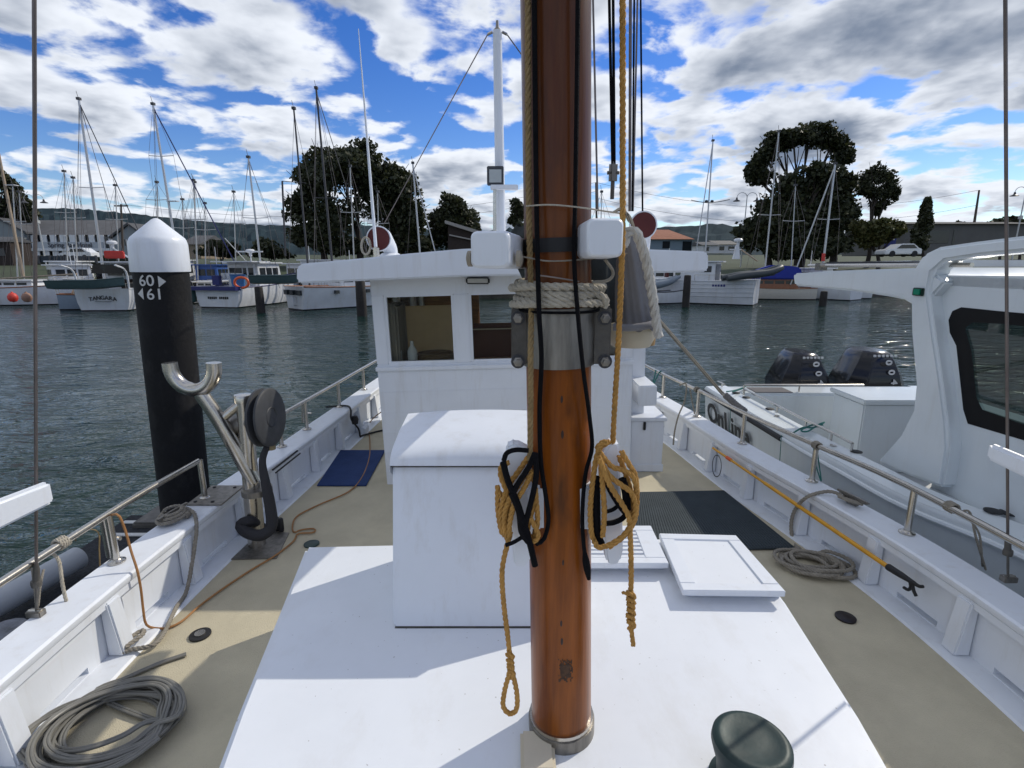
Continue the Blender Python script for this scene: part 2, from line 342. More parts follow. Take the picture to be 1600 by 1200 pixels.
# ================================================================ THE SETTING
def setting():
    w = MB().add([(-3000, -600, 0), (3000, -600, 0), (3000, 3000, 0), (-3000, 3000, 0)], [(0, 1, 2, 3)]).build('water', water_m); struct(w)
    # land behind the marina: sea wall, bank, lawn, then rising ground
    prof = [(49, -1.5), (49.3, 1.35), (50.5, 1.5), (56, 2.1), (66, 2.7), (85, 3.0), (140, 3.6), (300, 6), (700, 14), (1000, 20)]
    xs = np.r_[np.linspace(-900, -100, 9), np.linspace(-90, 110, 61), np.linspace(130, 1100, 9)]
    rows = [[(x, y + 2.5 * math.sin(x * .06) + (0 if y > 60 else .4 * math.sin(x * 1.1)), z + (0 if z < 0 else .12 * math.sin(x * .31 + y))) for x in xs] for y, z in prof]
    grass = mat('lawn_grass', (.032, .052, .014), .95, var=.25, vscale=.35, bump=.6, bscale=8, col2=(.028, .033, .014))
    struct(MB().grid(rows).build('ground', grass))
    rockm = mat('dark_rock_wall', (.045, .04, .037), .95, var=.4, vscale=1.5, bump=1, bscale=2.5)
    rw = [[(x, 48.6 + 2.5 * math.sin(x * .06) + .4 * math.sin(x * 1.1) + o + .15 * math.sin(x * 5 + z * 4), z + .1 * math.sin(x * 3.3)) for x in np.linspace(-90, 110, 260)] for o, z in ((-.6, -1), (-.2, .4), (.1, .9), (.5, 1.45), (1.6, 1.58))]
    struct(MB().grid(rw).build('sea_wall', rockm))
    # wooded hills
    px = np.array([-900, -300, 0, 60, 130, 200, 260, 330, 440, 560, 700, 850, 1000, 1050, 1100, 1150, 1250, 1400, 1600, 1900, 2500])
    py = np.array([360, 338, 328, 325, 327, 333, 340, 347, 353, 352, 360, 360, 358, 354, 352, 353, 362, 368, 366, 360, 360])
    hx = np.linspace(-900, 2500, 420); hy = np.interp(hx, px, py) + rng.normal(0, .7, 420)
    rows = []
    for k in range(14):
        t = k / 13; Y = 950 + 600 * t
        row = []
        for a, b in zip(hx, hy):
            top = D(a, b, 1550); z = 18 + (top.z - 18) * (t ** 1.25) + (rng.normal(0, 2.2) + 7 * math.sin(a * .021 + k * 1.3) if 0 < k < 13 else 0)
            row.append((top.x * Y / 1550, Y, z))
        rows.append(row)
    rows.append([(x, y + 300, z - 60) for x, y, z in rows[-1]])
    hm = mat('haze_tinted_forest', (.026, .046, .056), 1., var=.3, vscale=.02, bump=.6, bscale=.06, col2=(.017, .03, .038), spec=.1)  # blue of the distant haze is put into the forest colour
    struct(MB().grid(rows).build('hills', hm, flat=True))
setting()

# ---------------------------------------------------------------- trees
def leaves(blobs, count, size, squash=1.):
    """leaf-clump quads spread through overlapping lobes; returns verts, faces"""
    sub = []
    for c, r in blobs:
        for _ in range(9):
            d = rng.normal(size=3); d /= np.linalg.norm(d); k = rng.uniform(.45, .98); q = rng.uniform(.26, .5)
            sub.append((tuple(np.array(c) + d * np.array(r) * k), (max(r[0] * q, .5), max(r[1] * q, .5), max(r[2] * q * .75, .4))))
        sub.append((c, tuple(x * .55 for x in r)))
    blobs = sub
    vol = np.array([b[1][0] * b[1][1] * b[1][2] for b in blobs]) ** .75; pr = vol / vol.sum()
    idx = rng.choice(len(blobs), count, p=pr)
    C = np.array([b[0] for b in blobs], float)[idx]; Rr = np.array([b[1] for b in blobs], float)[idx]
    d = rng.normal(size=(count, 3)); d /= np.linalg.norm(d, axis=1)[:, None]
    rad = rng.random(count) ** .42
    # clumping: pull towards a set of twig centres
    P = C + d * Rr * rad[:, None]
    tw = P[rng.choice(count, max(count // 26, 4))]
    near = tw[rng.integers(0, len(tw), count)]
    dd = np.linalg.norm(near - P, axis=1)
    for _ in range(5):
        alt = tw[rng.integers(0, len(tw), count)]; da = np.linalg.norm(alt - P, axis=1); m = da < dd; near[m] = alt[m]; dd[m] = da[m]
    k = np.clip(1.6 / (dd + 1e-3), 0, 1)[:, None] * .55
    P = P + (near - P) * k
    a = rng.normal(size=(count, 3)); a /= np.linalg.norm(a, axis=1)[:, None]
    b = np.cross(a, rng.normal(size=(count, 3))); b /= np.linalg.norm(b, axis=1)[:, None]
    sz = size * rng.uniform(.5, 1.3, count)[:, None]
    V = np.stack([P - a * sz - b * sz * .5, P + a * sz * .2 - b * sz * .7, P + a * sz + b * sz * .4, P - a * sz * .3 + b * sz * .7], 1).reshape(-1, 3)
    Fc = np.arange(count * 4).reshape(-1, 4)
    return V, Fc
def quad_mesh(name, V, Fc, m, parent):
    me = bpy.data.meshes.new(name); V = V - np.array(ORG[parent.name]); me.from_pydata(V.tolist(), [], Fc.tolist()); me.materials.append(m)
    o = bpy.data.objects.new(name, me); COL.objects.link(o); o.parent = parent; return o
def tree(name, label, Y, base_px, lobes, count, size, m=leaf_dark, trunk_r=.45, group='trees along the far shore', forks=None, base_z=2.5, trunks=None):
    """lobes: (px, py, rx_px, ry_px) seen in the photo; depth spread of the crown follows its width"""
    sc = Y / F * .985
    base = D(base_px, 413, Y); base.z = base_z
    t = thing(name, label, 'tree', base, group)
    bl = []
    for px, py, rx, ry in lobes:
        p = D(px, py, Y + random.uniform(-1, 1) * rx * sc * .5); bl.append((tuple(p), (rx * sc, rx * sc * .8, ry * sc)))
    V, Fc = leaves(bl, int(count * 1.7), size * .76); quad_mesh('crown', V, Fc, m, t)
    mb = MB()
    for bx in (trunks or [base_px]):
        b0 = D(bx, 413, Y); b0.z = base_z - .5
        mine = [b for b in bl if trunks is None or abs(b[0][0] - b0.x) <= min(abs(b[0][0] - D(q, 413, Y).x) for q in trunks) + .01]
        if not mine: continue
        cz = np.mean([b[0][2] for b in mine]); cxm = np.mean([b[0][0] for b in mine])
        fork = Vector((b0.x + (cxm - b0.x) * .3, b0.y, b0.z + (cz - b0.z) * .45))
        mb.tube(smooth_path([b0, b0.lerp(fork, .5) + Vector((.2, 0, 0)), fork], n=7), [trunk_r, trunk_r * .7], 8)
        for c, r in mine:
            c = Vector(c); mid = fork.lerp(c, .55) + Vector((random.uniform(-.5, .5), random.uniform(-.5, .5), .3))
            mb.tube(smooth_path([fork, mid, c], n=7), [trunk_r * .5, trunk_r * .14], 6)
            for _ in range(4):
                e = c + Vector((random.uniform(-.9, .9) * r[0], random.uniform(-.8, .8) * r[1], random.uniform(0, .9) * r[2]))
                mb.tube(smooth_path([mid, mid.lerp(e, .6) + Vector((0, 0, .3)), e], n=6), [trunk_r * .2, trunk_r * .05], 5)
    mb.build('trunk', bark, t)
    return t
tree('broadleaf_tree', 'huge dark tree of several trunks behind the ketch masts, beside the spreading cypress', 66, 540,
     [(515, 240, 32, 26), (560, 236, 36, 22), (488, 275, 38, 24), (540, 275, 55, 34), (600, 270, 40, 26), (470, 320, 28, 30), (505, 345, 42, 40), (632, 290, 30, 32), (648, 330, 24, 34), (610, 330, 36, 34), (575, 300, 30, 26), (478, 372, 34, 24), (640, 372, 34, 24), (560, 392, 30, 14), (520, 392, 34, 14), (610, 392, 30, 14), (668, 390, 22, 14)],
     19000, .34, trunk_r=.5, trunks=[505, 560, 625])
tree('cypress_tree', 'dark spreading cypress between the huge tree and the dark shed roof', 72, 712,
     [(705, 318, 26, 16), (690, 338, 24, 16), (728, 335, 26, 18), (715, 360, 36, 22), (690, 378, 26, 16), (742, 362, 14, 22)], 8000, .30, trunk_r=.5)
tree('pine_tree', 'thin pine top showing beside the mast and white pole', 70, 812,
     [(806, 318, 12, 8), (818, 332, 16, 10), (800, 342, 12, 7), (815, 356, 18, 10), (822, 372, 18, 14)], 2200, .25, trunk_r=.25)
tree('gum_tree', 'tall umbrella-crowned gum tree with bare limbs under the canopy', 70, 1245,
     [(1265, 205, 34, 15), (1225, 222, 36, 15), (1302, 218, 28, 20), (1185, 248, 26, 15), (1172, 268, 14, 15), (1318, 245, 17, 20), (1330, 240, 6, 16), (1185, 285, 20, 9), (1240, 215, 40, 12)], 9500, .30, m=leaf_dark, trunk_r=.42)
tree('dense_tree', 'dense black-green tree massed under the umbrella-crowned gum', 64, 1262,
     [(1285, 268, 26, 22), (1250, 292, 30, 24), (1300, 300, 34, 28), (1200, 325, 34, 26), (1190, 358, 36, 28), (1245, 340, 50, 40), (1300, 345, 40, 36), (1325, 285, 18, 20), (1225, 385, 50, 24), (1300, 385, 34, 22), (1165, 378, 20, 22)], 17000, .34, trunk_r=.5, trunks=[1200, 1250, 1300])
tree('slender_tree', 'slender open tree with a bare stem between dense tree and conifer', 66, 1353,
     [(1372, 268, 22, 16), (1352, 285, 16, 20), (1388, 290, 18, 20), (1365, 302, 24, 12), (1395, 306, 10, 9), (1368, 332, 7, 5)], 3600, .25, trunk_r=.28)
tree('bushy_tree', 'low yellow-olive bushy tree beside the grey warehouse', 63, 1372,
     [(1345, 358, 24, 18), (1380, 355, 28, 18), (1405, 362, 16, 16), (1365, 378, 34, 14)], 5000, .28, m=leaf_mid, trunk_r=.25)
tree('conifer_tree', 'small dark pointed conifer in front of the grey warehouse', 62, 1441,
     [(1448, 318, 3, 6), (1447, 332, 8, 8), (1443, 346, 12, 8), (1440, 362, 16, 10), (1438, 380, 20, 14)], 3600, .24, trunk_r=.2)
tree('shore_tree', 'dark rounded tree behind the hotel gable', 95, 15,
     [(-10, 275, 20, 26), (15, 300, 22, 20), (35, 318, 14, 14), (0, 330, 34, 18), (48, 338, 16, 10)], 6000, .40, trunk_r=.5)
for k, (a, b, w, h) in enumerate([(1560, 352, 24, 10), (1590, 350, 20, 12), (1510, 354, 16, 9)]):
    tree('far_tree', ['low dark tree behind the warehouse roof under the double lamp', 'low rounded tree at the end of the warehouse roof', 'low dark treetop beside the leaning power pole'][k], 110, a, [(a, b, w, h), (a + 10, b + 8, w, h)], 1500, .5, trunk_r=.3)
for k, (a, b, w, h) in enumerate([(345, 385, 26, 14), (420, 388, 30, 14)]):
    tree('shrub_tree', ['low green shrub mass behind the fishing boat with the orange ring', 'low green shrub mass at the foot of the huge tree'][k], 62, a, [(a, b, w, h), (a + 15, b + 10, w, h * .7), (a - 18, b + 9, w * .8, h * .6)], 2600, .28, trunk_r=.15)

# ---------------------------------------------------------------- buildings on the shore
def wbox(mb, px0, py0, px1, py1, Y, depth):
    a = D(px0, py1, Y); b = D(px1, py0, Y); mb.box((a.x, Y, a.z), (b.x, Y + depth, b.z)); return mb
def hotel():
    Y = 92; o = D(100, 413, Y); o.z = 2.8
    t = thing('hotel_building', 'long two-storey pale hotel with slate roof, upstairs veranda and name sign', 'building', o)
    wbox(MB(), -60, 366, 205, 420, Y + 2, 12).build('wall', wall_pale, t)
    e0 = D(-60, 367, Y); e1 = D(195, 367, Y); r0 = D(-60, 344, Y + 7); r1 = D(185, 344, Y + 7)
    roof = MB().hexa([e0, e1, e1 + Vector((0, 14, 0)), e0 + Vector((0, 14, 0)), r0, r1, r1 + Vector((0, .3, 0)), r0 + Vector((0, .3, 0))]).build('roof', roof_grey, t)
    for a, b, py in ((-40, 38, 344), (176, 226, 352)):       # gables
        mid = (a + b) / 2; zt = 344 if a < 0 else 352
        A = [D(a, 372 if a > 0 else 364, Y - 1), D(b, 372 if a > 0 else 364, Y - 1), D(mid, zt, Y - 1)]
        lo = [D(a, 420, Y - 1), D(b, 420, Y - 1)]
        poly = [lo[0], lo[1], A[1], A[2], A[0]]
        g = MB().prism(poly, [p + Vector((0, 6, 0)) for p in poly]).build('gable', wall_pale, t)
        MB().prism([A[0] + Vector((-.5, -.3, -.1)), A[2] + Vector((0, -.3, .05)), A[1] + Vector((.5, -.3, -.1)), A[1] + Vector((.5, -.3, .22)), A[2] + Vector((0, -.3, .42)), A[0] + Vector((-.5, -.3, .22))],
                   [p + Vector((0, 7, 0)) for p in [A[0] + Vector((-.5, -.3, -.1)), A[2] + Vector((0, -.3, .05)), A[1] + Vector((.5, -.3, -.1)), A[1] + Vector((.5, -.3, .22)), A[2] + Vector((0, -.3, .42)), A[0] + Vector((-.5, -.3, .22))]]).build('gable_roof', roof_grey, g)
    wbox(MB(), 40, 388, 180, 392, Y - .4, 3).build('veranda_floor', white_far, t)
    wbox(MB(), 55, 378, 160, 388, Y - .35, .15).build('sign_board', mat('pale_sign_board', (.42, .46, .50), .7), t)
    a, b = D(60, 383, Y - .5), D(157, 383, Y - .5)
    text('Spring Bay Hotel', 1.12, lambda p: Vector(((a.x + b.x) / 2 + p.x * .98, Y - .42 - p.z, (a.z + b.z) / 2 + p.y)), ext=.02, bold=.005).build('sign_lettering', mat('slate_lettering', (.05, .055, .075), .6), t, flat=True)
    for i, px in enumerate(range(40, 178, 15)):
        wbox(MB(), px, 367, px + 1.4, 410, Y - .2, .15).build('veranda_post', white_far, t)
    for px in (45, 60, 92, 107, 122, 137, 152, 164):
        f = wbox(MB(), px, 369, px + 6, 377.5, Y + 1.9, .1).build('window', win_dark, t)
        wbox(MB(), px + 2.7, 369, px + 3.3, 377.5, Y + 1.84, .05).build('window_bar', white_far, f)
    for px in (-20, 10, 195, 208):
        f = wbox(MB(), px, 374, px + 6, 384, Y - 1.12, .1).build('window', win_dark, t); wbox(MB(), px + 2.7, 374, px + 3.3, 384, Y - 1.2, .05).build('window_bar', white_far, f)
    wbox(MB(), 70, 394, 175, 412, Y + 1.6, .3).build('ground_floor_front', wall_dark, t)
hotel()
def gabled(name, label, Y, x0, x1, eave, ridge, base, wall, roof, depth=10, windows=(), hip=0):
    o = D((x0 + x1) / 2, 413, Y); o.z = 2.7; t = thing(name, label, 'building', o)
    wbox(MB(), x0, eave, x1, base, Y, depth).build('wall', wall, t)
    a = D(x0 - 2, eave, Y); b = D(x1 + 2, eave, Y); r = D((x0 + x1) / 2, ridge, Y + depth / 2)
    h = (b.x - a.x) / 2 * (hip if hip else 0)
    MB().hexa([a + Vector((0, -.5, 0)), b + Vector((0, -.5, 0)), b + Vector((0, depth + .5, 0)), a + Vector((0, depth + .5, 0)),
               Vector((a.x + h, Y + depth / 2 - .1, r.z)), Vector((b.x - h, Y + depth / 2 - .1, r.z)), Vector((b.x - h, Y + depth / 2 + .1, r.z)), Vector((a.x + h, Y + depth / 2 + .1, r.z))]).build('roof', roof, t)
    for w in windows: wbox(MB(), *w, Y - .06, .1).build('window', win_dark, t)
    return t
gabled('house', 'house with hipped terracotta roof and pale blue wall behind the wheelhouse eave', 82, 985, 1082, 374, 359, 398, mat('pale_blue_wall', (.20, .27, .33), .8), roof_tile, 12, [(1035, 377, 1047, 388), (1066, 377, 1081, 392)], hip=.45)
gabled('house', 'small tan house beside the black pile', 80, 284, 312, 382, 368, 404, wall_tan, roof_grey, 8, [(288, 386, 294, 394)])
gabled('bungalow', 'short low white bungalow between terracotta house and double lamp post', 100, 1098, 1122, 383, 378, 396, white_far, roof_grey, 8, [(1102, 386, 1108, 392)])
gabled('bungalow', 'long low white bungalow behind the double lamp post', 104, 1120, 1152, 382, 376, 396, white_far, galv, 8, [(1124, 385, 1132, 391), (1138, 385, 1148, 391)])
gabled('brick_house', 'dark brown house with low roof on the shore before the hotel gable', 70, -60, 14, 378, 370, 420, wall_dark, roof_grey, 3, [(-10, 388, 6, 400)])
gabled('warehouse', 'long grey flat-roofed warehouse behind the conifer', 78, 1408, 1640, 350, 347, 398, wall_grey, mat('flat_roof', (.05, .05, .05), .9), 14, [(1450, 360, 1485, 380), (1487, 359, 1494, 382)])
tag(wbox(MB(), 1384, 366, 1402, 391, 70, .5).build('site_cabinet', blue_sign, bev=.03), 'tall dark blue cabinet with a pale notice beside the warehouse', 'cabinet')
tag(wbox(MB(), 1392, 367, 1399, 375, 69.9, .06).build('notice', white_letter), 'small pale square notice on the dark blue cabinet', 'notice')
def boat_shed():
    Y = 60; o = D(730, 413, Y); o.z = 2.2; t = thing('boat_shed', 'dark brown shed with pale sloping bargeboard below the cypress', 'building', o)
    pl = [(700, 400), (700, 350), (775, 372), (775, 400)]
    A = [D(a, b, Y) for a, b in pl]; MB().prism(A, [p + Vector((0, 7, 0)) for p in A]).build('wall', wall_dark, t)
    A = [D(a, b, Y - .5) for a, b in [(695, 344), (695, 349), (790, 379), (790, 373)]]; MB().prism(A, [p + Vector((0, 8, 0)) for p in A]).build('roof', mat('pale_bargeboard', (.34, .32, .30), .8), t)
    A = [D(a, b, Y - .3) for a, b in [(702, 366), (702, 368), (760, 380), (760, 378)]]; MB().prism(A, [p + Vector((0, .2, 0)) for p in A]).build('brace', MATS['pale_bargeboard'], t)
boat_shed()
# hedge and fence in front of the hotel
hp = []
for k in range(40):
    px = -20 + k * 6.2; hp.append(D(px, 401 + random.uniform(-2.5, 2), 78))
top = hp; mbh = MB()
mbh.prism([Vector((p.x, 78, 2.6)) for p in (hp[0], hp[-1])][:1] + top + [Vector((hp[-1].x, 78, 2.6))], [Vector((hp[0].x, 80, 2.6))] + [p + Vector((0, 2, 0)) for p in top] + [Vector((hp[-1].x, 80, 2.6))])
tag(mbh.build('hedge', hedge_m, flat=True), 'dark clipped hedge running in front of the hotel', 'hedge')
ft = thing('fence', 'dark blue mesh fence on the lawn below the hotel', 'fence', (D(120, 413, 60).x, 60, 2.4))
wbox(MB(), 60, 400, 150, 410, 60, .04).build('panel', mat('fence_mesh', (.03, .045, .06), .8), ft)
for px in (60, 78, 96, 114, 132, 150): wbox(MB(), px - .5, 399, px + .5, 412, 59.9, .1).build('post', dark_mast, ft)

def car(Y, px0, px1, pyb, label):
    a = D(px0, pyb, Y); b = D(px1, pyb, Y); L = b.x - a.x; H = L * .34
    t = thing('parked_car', label, 'car', ((a.x + b.x) / 2, Y, a.z), 'cars parked along the shore')
    pr = [(0, .18), (0, .45), (.06, .55), (.26, .62), (.40, .95), (.48, 1.0), (.76, 1.0), (.90, .68), (.99, .6), (1, .2)]
    A = [Vector((a.x + u * L, Y, a.z + v * H)) for u, v in pr]
    MB().prism(A, [p + Vector((0, 1.7, 0)) for p in A]).build('body', car_white, t, bev=.06)
    wn = [(.30, .63), (.42, .92), (.74, .93), (.85, .65)]
    A = [Vector((a.x + u * L, Y - .03, a.z + v * H)) for u, v in wn]; MB().prism(A, [p + Vector((0, .03, 0)) for p in A]).build('window', win_dark, t)
    for u in (.2, .8):
        for dy in (.0, 1.5): MB().lathe([(.0, 0), (.32, .02), (.32, .2), (0, .22)], (a.x + u * L, Y + dy - .02, a.z + .30), 14, (0, 1, 0)).build('wheel', black, t)
car(74, 92, 143, 405, 'white car parked before the hedge below the hotel sign')
car(57, 1382, 1440, 401, 'white car parked on the lawn beyond the solar panels')

def lamp_post(px, ptop, pbot, Y, label):
    b = D(px, pbot, Y); tp = D(px, ptop, Y); t = thing('lamp_post', label, 'lamp post', (b.x, Y, b.z), 'double-headed lamp posts on the shore')
    b.z = min(b.z, 2.4)
    MB().tube([b, (b.x, Y, tp.z - .3)], [.09, .055], 8).build('pole', galv_pole, t)
    for s in (-1, 1):
        r = .62; pts = [Vector((b.x + s * (r - r * math.cos(a)) , Y, tp.z - .55 + r * .9 * math.sin(a))) for a in np.linspace(0, math.pi * .98, 10)]
        ar = MB().tube(pts, .035, 6).build('arm', galv_pole, t)
        MB().lathe([(.05, .42), (.09, .38), (.13, .15), (.42, 0), (.42, -.05), (.0, -.06)], (pts[-1].x, Y, pts[-1].z - .45), 14).build('lamp_shade', dark_mast, ar)
    MB().box((b.x - .12, Y - .2, b.z + (tp.z - b.z) * .62), (b.x + .12, Y + .2, b.z + (tp.z - b.z) * .66)).build('junction_box', galv_pole, t)
lamp_post(70, 304, 402, 70, 'double-headed lamp post in front of the hotel sign')
lamp_post(1160, 301, 385, 68, 'double-headed lamp post between white bungalows and dense dark tree')
lamp_post(1588, 292, 372, 64, 'double-headed lamp post by the grey warehouse')
def power_pole(px0, pt, px1, pb, Y, label, arms=True):
    t = thing('power_pole', label, 'power pole', D(px1, pb, Y), 'power poles on the shore'); a = D(px0, pt, Y); b = D(px1, pb, Y)
    MB().tube([b - Vector((0, 0, 3)), b, a], [.19, .18, .12], 8).build('pole', pole_brown, t)
    if arms: MB().box((a.x - 1., Y - .1, a.z - .35), (a.x + 1., Y + .1, a.z - .15)).build('crossarm', pole_brown, t)
    return a
p1 = power_pole(189, 319, 192, 395, 84, 'dark power pole with crossarm between hotel sign and black pile')
p2 = power_pole(1530, 297, 1522, 350, 84, 'leaning power pole on the warehouse side of the lawn', False)
p3 = power_pole(931, 285, 933, 395, 84, 'power pole mostly hidden behind the varnished mast', False)
for i, (a, b, dz) in enumerate(((p1, p3, 0), (p1, p3, 1.3), (p3, p2, 0), (p3, p2, 2.2))):
    pts = [a.lerp(b, u) - Vector((0, 0, dz + 3.2 * (1 - (2 * u - 1) ** 2))) for u in np.linspace(0, 1, 14)]
    tag(MB().tube(pts, .022, 5).build('power_line', dark_mast), ['upper power line on the hotel side of the mast', 'lower power line on the hotel side of the mast', 'upper power line on the warehouse side of the mast', 'lower power line on the warehouse side of the mast'][i], 'power line', 'power lines along the shore')

# ================================================================ BOATS ACROSS THE HARBOUR
def frame(p, h): return lambda x, y, z: Vector((p.x + x * math.cos(h) + y * math.sin(h), p.y - x * math.sin(h) + y * math.cos(h), z))
def hull(t, T, L, B, fs, fb, m, trim=None, tw=.86, boot=antifoul, deck=white_far, flare=.0):
    st = np.linspace(0, 1, 15); rows = []; low = []; dk = []
    def hw(s): return B / 2 * (1 - (1 - tw) * ((.38 - s) / .38) ** 2 if s < .38 else max(1 - ((s - .38) / .62) ** 2.3, .01))
    def sh(s): return fs + (fb - fs) * s ** 1.8 - .10 * B / 3 * math.sin(math.pi * s)
    for s in st:
        w, z = hw(s), sh(s); y = s * L + (.06 * L * max(s - .8, 0) / .2 if s > .8 else 0)
        half = [(w, z), (w * (.985 - flare * .3), z * .72), (w * (.95 - flare), z * .38), (w * (.86 - flare), .07)]
        rows.append([T(-a, y, b) for a, b in half]); rows[-1] += [T(a, y, b) for a, b in half[::-1]]
        lo = [(w * (.86 - flare), .07), (w * .6, -.25), (0, -.5)]; low.append([T(-a, y, b) for a, b in lo] + [T(a, y, b) for a, b in lo[-2::-1]])
        dk.append([T(-w * .97, y, z - .14), T(w * .97, y, z - .14)])
    mb = MB(); n = len(rows[0])
    V = [p for r in rows for p in r]; Fc = []
    for i in range(len(rows) - 1):
        for k in (0, 1, 2, 4, 5, 6): Fc.append((i * n + k, i * n + k + 1, (i + 1) * n + k + 1, (i + 1) * n + k))
    Fc.append(tuple(range(n)))
    h = mb.add(V, Fc).build('hull', m, t)
    q = MB().grid(low); q.add(low[0], [tuple(range(5))]); q.build('boot_stripe', boot, h)
    MB().grid(dk).build('deck', deck, t)
    for s_ in (0, 1):
        MB().tube([r[0 if s_ == 0 else -1] for r in rows], .04, 5).build('rub_rail', trim or m, h)
    return hw, sh
def cabin(t, T, x0, x1, y0, y1, z0, z1, m=white_far, wins=True, name='cabin', over=.15, rake=.12):
    c = MB().hexa([T(x0, y0, z0), T(x1, y0, z0), T(x1, y1, z0), T(x0, y1, z0), T(x0 + .06, y0, z1), T(x1 - .06, y0, z1), T(x1 - .06, y1 - rake * 2, z1), T(x0 + .06, y1 - rake * 2, z1)]).build(name, m, t, bev=.03)
    MB().hexa([T(x0 - over, y0 - over * 2, z1), T(x1 + over, y0 - over * 2, z1), T(x1 + over, y1, z1), T(x0 - over, y1, z1)] + [T(x0 - over, y0 - over * 2, z1 + .1), T(x1 + over, y0 - over * 2, z1 + .1), T(x1 + over, y1, z1 + .1), T(x0 - over, y1, z1 + .1)]).build('cabin_roof', m, c, bev=.02)
    if wins:
        zt = z1 - .18 * (z1 - z0) ; zb = z0 + .52 * (z1 - z0); n = 2 if x1 - x0 > 1.3 else 1; w = (x1 - x0 - .3) / n
        for k in range(n):
            a = x0 + .15 + k * w + .06; b = a + w - .12
            MB().hexa([T(a, y0 - .03, zb), T(b, y0 - .03, zb), T(b, y0 + .02, zb), T(a, y0 + .02, zb), T(a, y0 - .03, zt), T(b, y0 - .03, zt), T(b, y0 + .02, zt), T(a, y0 + .02, zt)]).build('window', win_dark, c)
        m_ = max(2, int((y1 - y0) / .9)); w = (y1 - y0 - .6) / m_
        for sx, x in ((-1, x0), (1, x1)):
            for k in range(m_):
                a = y0 + .2 + k * w + .07; b = a + w - .14; xo = x + sx * .012 - sx * .03; xi = x - sx * .1
                MB().hexa([T(xo, a, zb), T(xo, b, zb), T(xi, b, zb), T(xi, a, zb), T(xo, a, zt), T(xo, b, zt), T(xi, b, zt), T(xi, a, zt)]).build('window', win_dark, c)
    return c
def rig(t, Y, x0, y0, x1, y1, m, r=.075, stays=(), spread=None, back=3.5, foot=None):
    """mast from its top pixel to its foot pixel at distance Y, with stays to deck points"""
    a = D(x0, y0, Y); b = D(x1, y1, Y); b2 = b + (b - a).normalized() * max(0, (b.z - 1.0)) if foot is None else foot
    ms = MB().tube([b2, a], [r, r * .75], 8).build('mast', m, t)
    MB().box(a - Vector((.12, .12, .05)), a + Vector((.12, .12, .12))).build('masthead', dark_mast, ms)
    MB().tube([a, a + Vector((-.1, 0, .55))], .018, 5).build('wind_vane', dark_mast, ms)
    if spread:
        c = b.lerp(a, spread); MB().tube([c + Vector((-.95, 0, .05)), c, c + Vector((.95, 0, .05))], .03, 5).build('spreader', m, ms)
        for s in (-1, 1): MB().tube([a, c + Vector((s * .95, 0, .05)), Vector((b2.x + s * 1.25, Y, 1.2))], .013, 4).build('shroud', wire, ms)
    for (dx, dy, rr, mm) in stays: MB().tube([a - Vector((0, 0, .25)), Vector((b2.x + dx, Y + dy, 1.3))], rr, 5).build('stay', mm, ms)
    return ms
def rails(t, T, hw, sh, L, h=.55, s0=.0, s1=.95, n=8, m=steel):
    for sx in (-1, 1):
        top = []
        for s in np.linspace(s0, s1, n):
            p = T(sx * hw(s) * .95, s * L, sh(s)); q = p + Vector((0, 0, h)); MB().tube([p, q], .016, 5).build('stanchion', m, t); top.append(q)
        MB().tube(top, .016, 5).build('lifeline', m, t)
def radar(t, p):
    MB().lathe([(.0, 0), (.1, .0), (.12, .25), (.32, .3), (.34, .42), (.25, .52), (0, .55)], p, 16).build('radar_dome', white_far, t)

